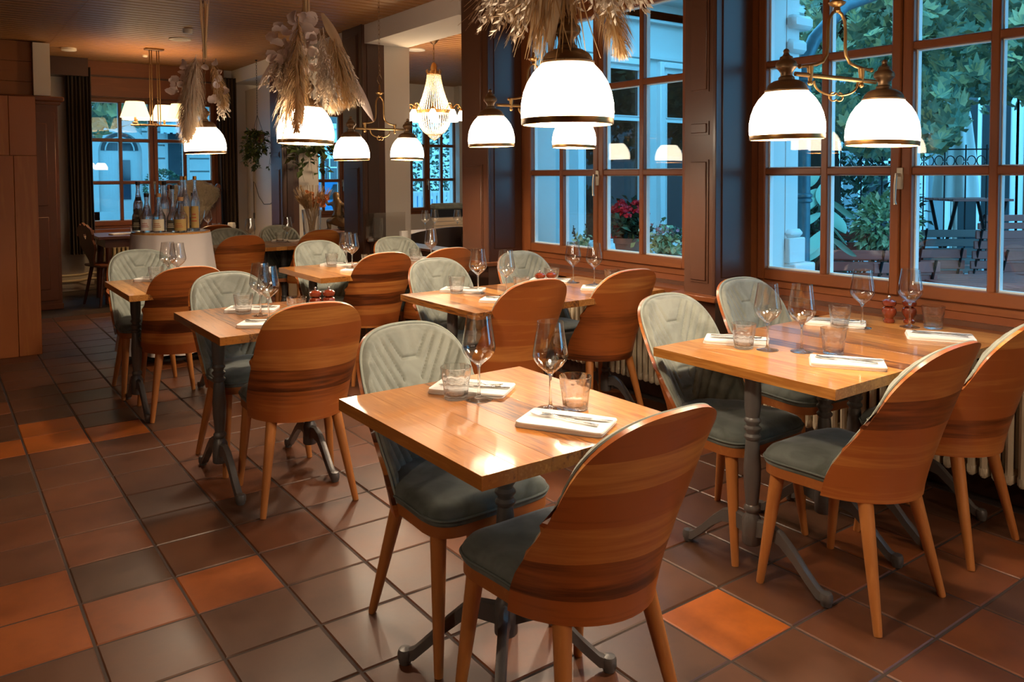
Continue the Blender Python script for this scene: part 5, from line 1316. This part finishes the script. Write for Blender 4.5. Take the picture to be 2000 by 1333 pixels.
# terrace furniture
def terrace_chair(label, x, y, rz, wd=.44, mat='slat', zt=.86):
    t = thing('slatted_chair', label, 'chair', (x, y, -.12), rz, 'slatted terrace chairs'); H = zt+.12
    for k in range(5):
        z = H-.045-k*.092; yb = -.20-.16*(z-.42)/(H-.42); MB().box(-wd/2, wd/2, yb-.010, yb+.010, z-.036, z+.036, b=.004).build('back_slat', M[mat], t)
    for k in range(6): MB().box(-wd/2, wd/2, -.20+k*.07, -.142+k*.07, .43, .448, b=.003).build('seat_slat', M[mat], t)
    for s in (-1, 1):
        b = MB(); x0 = s*(wd/2-.045); b.tube([(x0, .20, 0), (x0, -.04, .24), (x0, -.20, .43), (x0, -.375, H+.005)], .011, 6); b.tube([(x0*.9, -.24, 0), (x0*.9, .19, .43)], .011, 6); b.v = [(p[0], p[1], max(0, p[2])) for p in b.v]; b.build('folding_leg', M['ironblack'], t)
    return t
def terrace_table(label, x, y, rz, L_=.8, Wd=.6, z=.74):
    t = thing('terrace_table', label, 'table', (x, y, -.12), rz, 'slatted terrace tables'); n = 6; H = z+.12
    for k in range(n): a = -Wd/2+k*Wd/n; MB().box(-L_/2, L_/2, a+.004, a+Wd/n-.004, H-.025, H, b=.003).build('top_slat', M['slat'], t)
    MB().box(-L_/2+.03, L_/2-.03, -Wd/2+.03, Wd/2-.03, H-.085, H-.027).build('apron', M['slat'], t, None)
    b = MB(); b.box(-.045, .045, -.045, .045, .02, H-.08, b=.006); b.build('post', M['ironblack'], t)
    b = MB()
    for k in range(4): a = k*PI/2+.5; b.tube([(0, 0, .2), (.14*math.cos(a), .14*math.sin(a), .13), (.28*math.cos(a), .28*math.sin(a), .012)], .014, 6)
    b.build('splayed_feet', M['ironblack'], t)
    return t
FC = D(-40)
terrace_chair('dark red slatted chair in the left pane behind the far wine glass', 5.95, 3.66, D(-42), .50, 'slat', .85)
terrace_chair('dark red slatted chair with black frame below the variegated shrub', 5.55, 3.12, D(-30), .48, 'slat', .83)
terrace_chair('long slatted bench-like chair behind the two nearer ones', 6.75, 4.22, D(-46), 1.15, 'slat', .92)
terrace_chair('weathered grey slatted chair in the middle lower pane', 8.30, 4.05, D(-38), .64, 'slatgrey', .88)
terrace_chair('red slatted chair beside the terrace table, lower middle pane', 7.02, 3.55, D(-40), .42, 'slat', .80)
terrace_chair('tall red slatted chair, right part of the middle pane', 8.00, 3.42, D(-34), .70, 'slat', .92)
terrace_chair('red slatted chair in front of the tall one', 7.22, 2.92, D(-34), .64, 'slat', .82)
terrace_chair('dark slatted chair at the right edge of the window', 7.10, 2.45, D(-20), .50, 'slatgrey', .9)
terrace_chair('red slatted chair farther out beyond the stacked table', 10.2, 4.35, D(-30), .8, 'slat', .95)
terrace_chair('red slatted chair at the far right of the terrace', 9.2, 3.3, D(-30), .7, 'slat', .95)
terrace_table('red slatted terrace table against the pilaster plinth', 5.42, 3.98, D(-38), .62, .5, .66)
terrace_table('red slatted terrace table in the lower middle pane', 5.82, 2.52, D(-36), .78, .6, .70)
t = thing('folding_table', 'high folded-leg slatted table beyond the red chairs', 'table', (9.1, 4.12, -.12), D(-36))
for k in range(6): MB().box(-.32, .32, -.3+k*.1, -.21+k*.1, 1.245, 1.27, b=.003).build('top_slat', M['slat'], t)
b = MB()
for s in (-.26, .26): b.tube([(s, -.26, 0), (s, .26, 1.245)], .018, 6); b.tube([(s, .26, 0), (s, -.26, 1.245)], .018, 6)
b.build('crossed_legs', M['ironblack'], t)
# parasols
def parasol(label, x, y, zb, zt, r):
    t = thing('closed_parasol', label, 'parasol', (x, y, -.12), 0, 'closed white parasols')
    b = MB(); b.tube([(0, 0, 0), (0, 0, zt+.2)], .025, 10); b.build('pole', M['whitepaint'], t)
    b = MB(); b.lathe([(r, zb+.12), (r*.85, zb+.6), (r*.6, zb+1.1), (r*.25, zt+.02), (.03, zt+.12)], 64, flute=lambda a, z: 1+.16*math.cos(8*a)); b.build('canvas', M['parasol'], t, 60)
    b = MB(); b.lathe([(.3, 0), (.3, .05), (.05, .08)], 20); b.build('base_plate', M['ironblack'], t)
parasol('closed white parasol in the middle pane of the right window', 9.75, 4.55, 1.12, 2.5, .23)
parasol('second closed parasol, left of and behind the larger one', 11.3, 5.3, 1.3, 2.3, .22)
# trees
def tree(label, x, y, r, h, crown, n, mat='chestnut', ls=.16, ws=.035, compound=True, name='chestnut_tree'):
    t = thing(name, label, 'tree', (x, y, -.12)); b = MB(); b.tube([(0, 0, 0), (.03, .02, h*.4), (-.03, .05, h)], [r*1.25, r, r*.7], 14)
    for k in range(9): a = k*.7; e = Vector((.6*math.cos(a), .6*math.sin(a), h+.5+.3*math.sin(k*3))); b.tube([(0, .03, h*(.72+.03*k)), e*.5+Vector((0, 0, h*.45)), e], [r*.4, r*.2, .02], 6)
    b.build('trunk', M['bark'], t); pts = []
    for i in range(n):
        c = crown(); pts.append((Vector(c)-Vector((x, y, -.12)), Vector((rs.gauss(0, .6), rs.gauss(0, .6)-.2, rs.gauss(.3, .5)))))
    foliage('crown', M[mat], pts, ls, ws, t, compound)
def crown1():
    while 1:
        px = rs.uniform(5.6, 9.5); py = rs.uniform(1.2, 5.0); z = rs.uniform(1.55, 3.6); dep = px*.588+py*.809; lat = px*.809-py*.588; u = lat/dep
        lim = 1.80+.25*math.sin(u*23)+(.0 if u < .4 else -.10 if u < .56 else .15)
        if u > .56: lim = 2.05
        if u > .36 and z > lim and (px-7.5)**2/5+(py-3.6)**2/6 < 1: return (px, py, z)
tree('chestnut tree with yellowing leaves filling the top of the right window', 7.35, 4.70, .15, 3.0, crown1, 5200, ls=.125, ws=.031)
t = thing('broad_leaved_shrub', 'tall shrub with big pale leaves beside the downpipe', 'shrub', (5.42, 3.48, -.36))
b = MB(); b.tube([(0, 0, .24), (.03, .02, .9), (0, -.05, 1.85)], [.03, .025, .012], 8); b.build('stem', M['bark'], t)
for k, (z, a, l) in enumerate(((1.66, -.9, .24), (1.60, -2.4, .22), (1.52, -.5, .26), (1.46, -1.9, .24), (1.38, -1.2, .25), (1.70, .8, .2), (1.56, 2.2, .22), (1.33, 3.0, .22), (1.74, -1.5, .2), (1.82, -.7, .2), (1.26, -.9, .2))):
    b = MB(); d = SL*math.cos(a)*.9+TV*.25+Vector((0, 0, -.55-.2*math.sin(a))); blade(b, d*.05+Vector((0, 0, z)), d, l, .062, (SL*.5+Vector((0, 0, .8))) if k % 2 else SL, .25); b.build('broad_leaf', M['bigleaf'], t, 60)
def shrub(label, x, y, zc, R, n, mat, ls, ws, name='shrub', zs=1.0):
    t = thing(name, label, 'shrub', (x, y, -.12)); b = MB()
    for k in range(8): a = k*.8; b.tube([(0, 0, 0), (.05*math.cos(a), .05*math.sin(a), (zc-R*zs)*.7+.1), (R*.6*math.cos(a), R*.6*math.sin(a), zc+.1)], [.02, .014, .006], 6)
    b.build('branches', M['bark'], t); pts = []
    for i in range(n): o = rv().normalized(); r = R*rs.random()**.33; pts.append((Vector((o.x*r, o.y*r, zc+.12+o.z*r*zs)), o+rv()*.4))
    foliage('foliage', M[mat], pts, ls, ws, t)
shrub('variegated yellow-green shrub in the second pane of the right window', 6.42, 3.56, 1.0, .26, 800, 'varieg', .07, .02)
shrub('dark fern-like shrub at the foot of the broad leaves', 6.1, 4.0, .92, .22, 350, 'hedge', .12, .016)
shrub('blue-green ivy mass at the right of the terrace', 11.5, 3.6, 1.1, .75, 1500, 'hedge', .10, .035, 'ivy_bush', 1.2)
shrub('dark hedge behind the long bench on the terrace', 9.4, 5.6, .9, .8, 1200, 'hedge', .12, .04, 'hedge_bush')
# iron trellis with scrolls
t = thing('iron_trellis', 'black iron trellis with scrolls behind the variegated shrub', 'trellis', (8.6, 4.55, -.12), D(-40))
b = MB()
for k in range(9): b.tube([(-.9+k*.22, 0, 0), (-.9+k*.22, 0, 1.85)], .008, 5)
for z in (.3, 1.55, 1.8): b.tube([(-.92, 0, z), (.9, 0, z)], .008, 5)
b.build('iron_bar', M['ironblack'], t); b = MB()
for k in range(8):
    for s in (-1, 1): b.tube([(-.79+k*.22+s*(.05+.045*math.cos(q*.55))*1, 0, 1.675+.055*math.sin(q*.55)) for q in range(12)], .006, 5)
b.build('scroll', M['ironblack'], t)
# neighbouring houses
def house(name, label, x0, x1, y, zt, wins, facing, doors=(), mat='facade'):
    """facade along local x at local y=0, viewer at -y"""
    t = thing(name, label, 'building', (0, 0, -.12)); n = 0
    MB().box(x0, x1, y, y+4, 0, zt).build('facade_wall', M[mat], t, None)
    for z in [k*.42 for k in range(1, int(zt/.42))]:
        pass
    b = MB(); b.box(x0-.1, x1+.1, y-.35, y, zt-.35, zt, b=.05); b.box(x0, x1, y-.16, y, 4.1, 4.4, b=.04); b.build('cornice', M[mat], t)
    for (xc, zc, w_, h) in wins:
        b = MB(); b.box(xc-w_/2-.14, xc+w_/2+.14, y-.06, y+.02, zc-h/2-.14, zc+h/2+.16); f = b.build('window_surround', M['extwhite'], t, None)
        MB().box(xc-w_/2, xc+w_/2, y-.075, y-.05, zc-h/2, zc+h/2).build('dark_pane', M['darkpane'], f, None)
        b = MB(); b.box(xc-.03, xc+.03, y-.09, y-.05, zc-h/2, zc+h/2); b.box(xc-w_/2, xc+w_/2, y-.09, y-.05, zc+h*.2, zc+h*.2+.06); b.build('window_cross', M['extwhite'], f, None)
    return t
M['street'] = plain('street_limestone', '#9aa19f', .85, var=.06, bscale=3); M['darkpane'] = plain('dark_window', '#1d2c33', .08, spec=.8)
wall('wall_terrace_house', 'pale blue-lit house wall beyond the terrace', [(14.0, 14.4, -6, 13, -.12, 9)], plain('grey_house_wall', '#8b979b', .85, var=.05, bscale=2))  # one mid-grey wall colour, slightly mottled
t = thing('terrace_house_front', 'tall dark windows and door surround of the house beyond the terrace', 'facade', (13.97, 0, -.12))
for k, (yc, zc, w_, h, mt) in enumerate(((6.1, 1.5, .9, 2.6, 'extwhite'), (5.0, 1.5, .9, 2.6, 'carved'), (3.6, 1.9, 1.3, 2.4, 'extwhite'), (1.8, 2.1, 1.3, 2.2, 'extwhite'), (7.6, 1.6, 1.0, 2.2, 'extwhite'), (9.2, 1.6, 1.0, 2.2, 'extwhite'), (.0, 2.0, 1.3, 2.2, 'extwhite'), (5.0, 5, 1, 1.8, 'extwhite'), (2.6, 5, 1, 1.8, 'extwhite'), (7.4, 5, 1, 1.8, 'extwhite'))):
    b = MB(); b.box(-.08, .02, yc-w_/2-.12, yc+w_/2+.12, zc-h/2, zc+h/2+.14); f = b.build('opening_surround', M['extwhite'], t, None)
    MB().box(-.10, -.07, yc-w_/2, yc+w_/2, zc-h/2+.05, zc+h/2).build('opening_leaf', M['darkpane' if mt == 'extwhite' else 'carved'], f, None)
    b = MB(); b.box(-.12, -.09, yc-.03, yc+.03, zc-h/2, zc+h/2); b.box(-.12, -.09, yc-w_/2, yc+w_/2, zc+.1, zc+.16); b.build('opening_bars', M['extwhite' if mt == 'extwhite' else 'carved'], f, None)
# street front behind the back window
YF = 30.0
t = thing('street_house', 'pale stone corner house with arched door across the street', 'building', (0, 0, -.12))
rz_ = 0; z = 0
MB().box(-6, 8.75, YF+.06, YF+4, 0, 9).build('facade_core', M['street'], t, None)
b = MB()
for k in range(8):
    z0 = .35+k*.46
    for (a, c) in ((-6, 4.62), (6.0, 6.75), (7.55, 8.75)):
        if z0 > 2.6 and a == 6.0: pass
        b.box(a, c, YF-.05, YF+.07, z0, z0+.40)
tag(b.build('rusticated_course', M['street'], t, None), kind='stuff')
b = MB(); b.box(-6, 8.9, YF-.5, YF+.1, 4.1, 4.35, b=.05); b.box(-6, 8.9, YF-.3, YF+.1, 3.95, 4.1, b=.03); b.box(-6, 8.8, YF-.1, YF+.1, 0, .35); b.build('string_course', M['street'], t)
b = MB()
arc = lambda r, n=24: [(5.3+r*math.cos(PI-PI*k/n), 2.35+r*math.sin(PI-PI*k/n)) for k in range(n+1)]
o, i_ = arc(.92), arc(.68); poly = [(5.3-.92, 0)]+o+[(5.3+.92, 0), (5.3+.68, 0)]+i_[::-1]+[(5.3-.68, 0)]
T2 = Matrix.Translation((0, YF+.06, 0)) @ Matrix.Rotation(PI/2, 4, 'X')
n = len(o)
vs = []; fs = []
for q in range(-1, n+1):
    if q < 0: po, pi2 = (4.38, 0), (4.62, 0)
    elif q >= n: po, pi2 = (6.22, 0), (5.98, 0)
    else: po, pi2 = o[q], i_[q]
    for (p, y) in ((po, YF-.10), (pi2, YF-.10), (pi2, YF+.06), (po, YF+.06)): vs.append((p[0], y, p[1]))
for q in range(n+1):
    for k in range(4): fs.append((q*4+k, q*4+(k+1) % 4, (q+1)*4+(k+1) % 4, (q+1)*4+k))
b.add(vs, fs); b.build('door_arch', M['street'], t)
b = MB(); b.add([(p[0], YF+.03, p[1]) for p in [(4.62, 0)]+i_+[(5.98, 0)]], [tuple(range(n+2))]); d = b.build('door_leaf', M['street'], t, None)
b = MB(); b.add([(5.3+(p[0]-5.3)*.86, YF+.015, 2.42+(p[1]-2.35)*.86) for p in i_], [tuple(range(n))]); b.box(5.25, 5.62, YF, YF+.025, .75, 2.1); b.build('door_glass', M['darkpane'], d, None)
b = MB(); b.tube([(5.3+.45*math.cos(PI*k/12), YF-.01, 2.42+.45*math.sin(PI*k/12)) for k in range(13)], .025, 5); b.tube([(5.3, YF-.01, 2.42), (5.3, YF-.01, 3.0)], .02, 5); b.tube([(4.9, YF-.01, 2.7), (5.7, YF-.01, 2.7)], .02, 5); b.build('fanlight_scroll', M['street'], d)
for k, (xc, w_) in enumerate(((7.15, .62), (2.6, 1.0), (.2, 1.0))):
    f = MB().box(xc-w_/2-.1, xc+w_/2+.1, YF-.04, YF+.07, .4, 3.2).build('window_surround', M['street'], t, None); MB().box(xc-w_/2, xc+w_/2, YF-.06, YF-.03, .5, 3.1).build('dark_pane', M['darkpane'], f, None)
b = MB(); ns = 10
for k in range(ns): x = 6.45+k*.2; b.box(x, x+.1, YF-.75, YF-.73, 3.0, 3.22); b.box(x+.1, x+.2, YF-.755, YF-.735, 3.04, 3.22)
b.add([(6.45, YF-.74, 3.22), (8.45, YF-.74, 3.22), (8.45, YF, 3.5), (6.45, YF, 3.5)], [(0, 1, 2, 3)]); b.build('awning', M['awning'], t, None)
for x in (3.9, 6.75):
    b = MB(); b.tube([(x+.12*q*math.cos(q*3)*.35, YF-.25, 3.75+.12*q*math.sin(q*3)*.35) for q in [i/6 for i in range(6, 30)]], .07, 6); b.box(x-.2, x+.2, YF-.4, YF, 3.5, 3.6); b.build('console', M['street'], t)
for k, xc in enumerate((3.2, 5.3, 7.6)):
    f = MB().box(xc-.65, xc+.65, YF-.05, YF+.07, 4.7, 7.0).build('window_surround', M['street'], t, None); MB().box(xc-.45, xc+.45, YF-.07, YF-.04, 4.85, 6.8).build('dark_pane', M['darkpane'], f, None)
    b = MB()
    for q in range(13): b.tube([(xc-.6+q*.1, YF-.45, 4.40), (xc-.6+q*.1, YF-.45, 4.8)], .03, 5)
    b.box(xc-.7, xc+.7, YF-.5, YF-.4, 4.8, 4.88); b.build('balustrade', M['street'], f)
t = house('corner_house', 'pale house with many windows farther down the street', 9.6, 26, 42, 11, [(xc, zc, .9, 1.7) for xc in (10.6, 12.4, 14.2, 16, 18, 20.2, 22.4) for zc in (1.6, 5.2, 8.2)], 0)
def crown2():
    while 1:
        p = (rs.uniform(.5, 5.6), rs.uniform(15, 19), rs.uniform(1.9, 4.2)); u = (p[0]*.809-p[1]*.588)/(p[0]*.588+p[1]*.809)
        if p[2] > 2.05+4.5*max(0, u+.53)+abs(rs.gauss(0, .25)): return p
tree('street tree with drooping foliage at the upper left of the back window', 1.2, 17.5, .2, 4.2, crown2, 1300, 'chestnut', .30, .07, True, 'street_tree')
shrub('dark green street tree beyond the armchair', 12.2, 36.5, 2.6, 1.7, 900, 'hedge', .35, .12, 'street_bush', 1.3)
shrub('tall hedge outside the side-room window', 10.2, 18.0, 1.6, 1.7, 2600, 'hedge', .16, .05, 'hedge_bush', 1.4)
shrub('green tree outside the window behind the vase', 7.6, 21.5, 4.2, 1.8, 1100, 'hedge', .25, .09, 'street_tree', 1.0)
t = thing('box_tree_tub', 'clipped round box tree in a white tub across the street', 'potted plant', (6.42, 28.9, -.12)); b = MB(); b.lathe([(.34, 0), (.44, .75), (.46, .8), (.4, .8)], 20); b.build('tub', M['extwhite'], t)
foliage('box_ball', M['hedge'], [((lambda o: (o*.55+Vector((0, 0, 1.15)), o+rv()*.3))(rv().normalized())) for i in range(800)], .12, .05, t)
t = thing('picket_fence', 'white picket fence outside the side-room window', 'fence', (0, 13.2, -.12))
me = MB().box(-.035, .035, -.01, .01, 0, 1.22).mesh('picket', M['extwhite'], None)
for k in range(26): inst('picket', me, t, (6.2+k*.105, 0, 0))
MB().box(6.1, 8.9, .012, .03, 1.15, 1.24).build('fence_rail', M['extwhite'], t, None)
t = thing('parked_car', 'blue car passing outside behind the bronze figure, red tail light lit', 'car', (7.3, 16.4, -.12))
M['carblue'] = plain('car_paint', '#2a86c0', .2, .2, coat=1); M['tail'] = emit('tail_light', (1, .05, .03), 6)
b = MB(); side = [(-2.1, .3), (-2.15, .75), (-1.95, .95), (-1.2, 1.02), (-.75, 1.42), (.8, 1.46), (1.55, 1.05), (2.1, .95), (2.15, .4), (2.0, .28)]
b.prism([(x, z) for x, z in side], -.85, .85, Matrix.Rotation(PI/2, 4, 'X')); b.build('car_body', M['carblue'], t)
b = MB()
for x in (-1.3, 1.35):
    for y in (-.82, .72): b.lathe([(.30, 0), (.32, .02), (.32, .10), (.30, .12)], 20, M=Matrix.Translation((x, y+.05, .32)) @ Matrix.Rotation(PI/2, 4, 'X'))
b.build('wheels', M['black'], t)
b = MB(); b.prism([(-.7, 1.05), (-.55, 1.36), (.7, 1.39), (1.3, 1.06)], -.87, -.855, Matrix.Rotation(PI/2, 4, 'X')); b.prism([(-.7, 1.05), (-.55, 1.36), (.7, 1.39), (1.3, 1.06)], .855, .87, Matrix.Rotation(PI/2, 4, 'X')); b.build('car_glass', M['darkpane'], t, None)
b = MB(); b.box(-2.17, -2.1, -.8, -.5, .70, .85); b.box(-2.17, -2.1, .5, .8, .70, .85); b.build('tail_light', M['tail'], t, None)
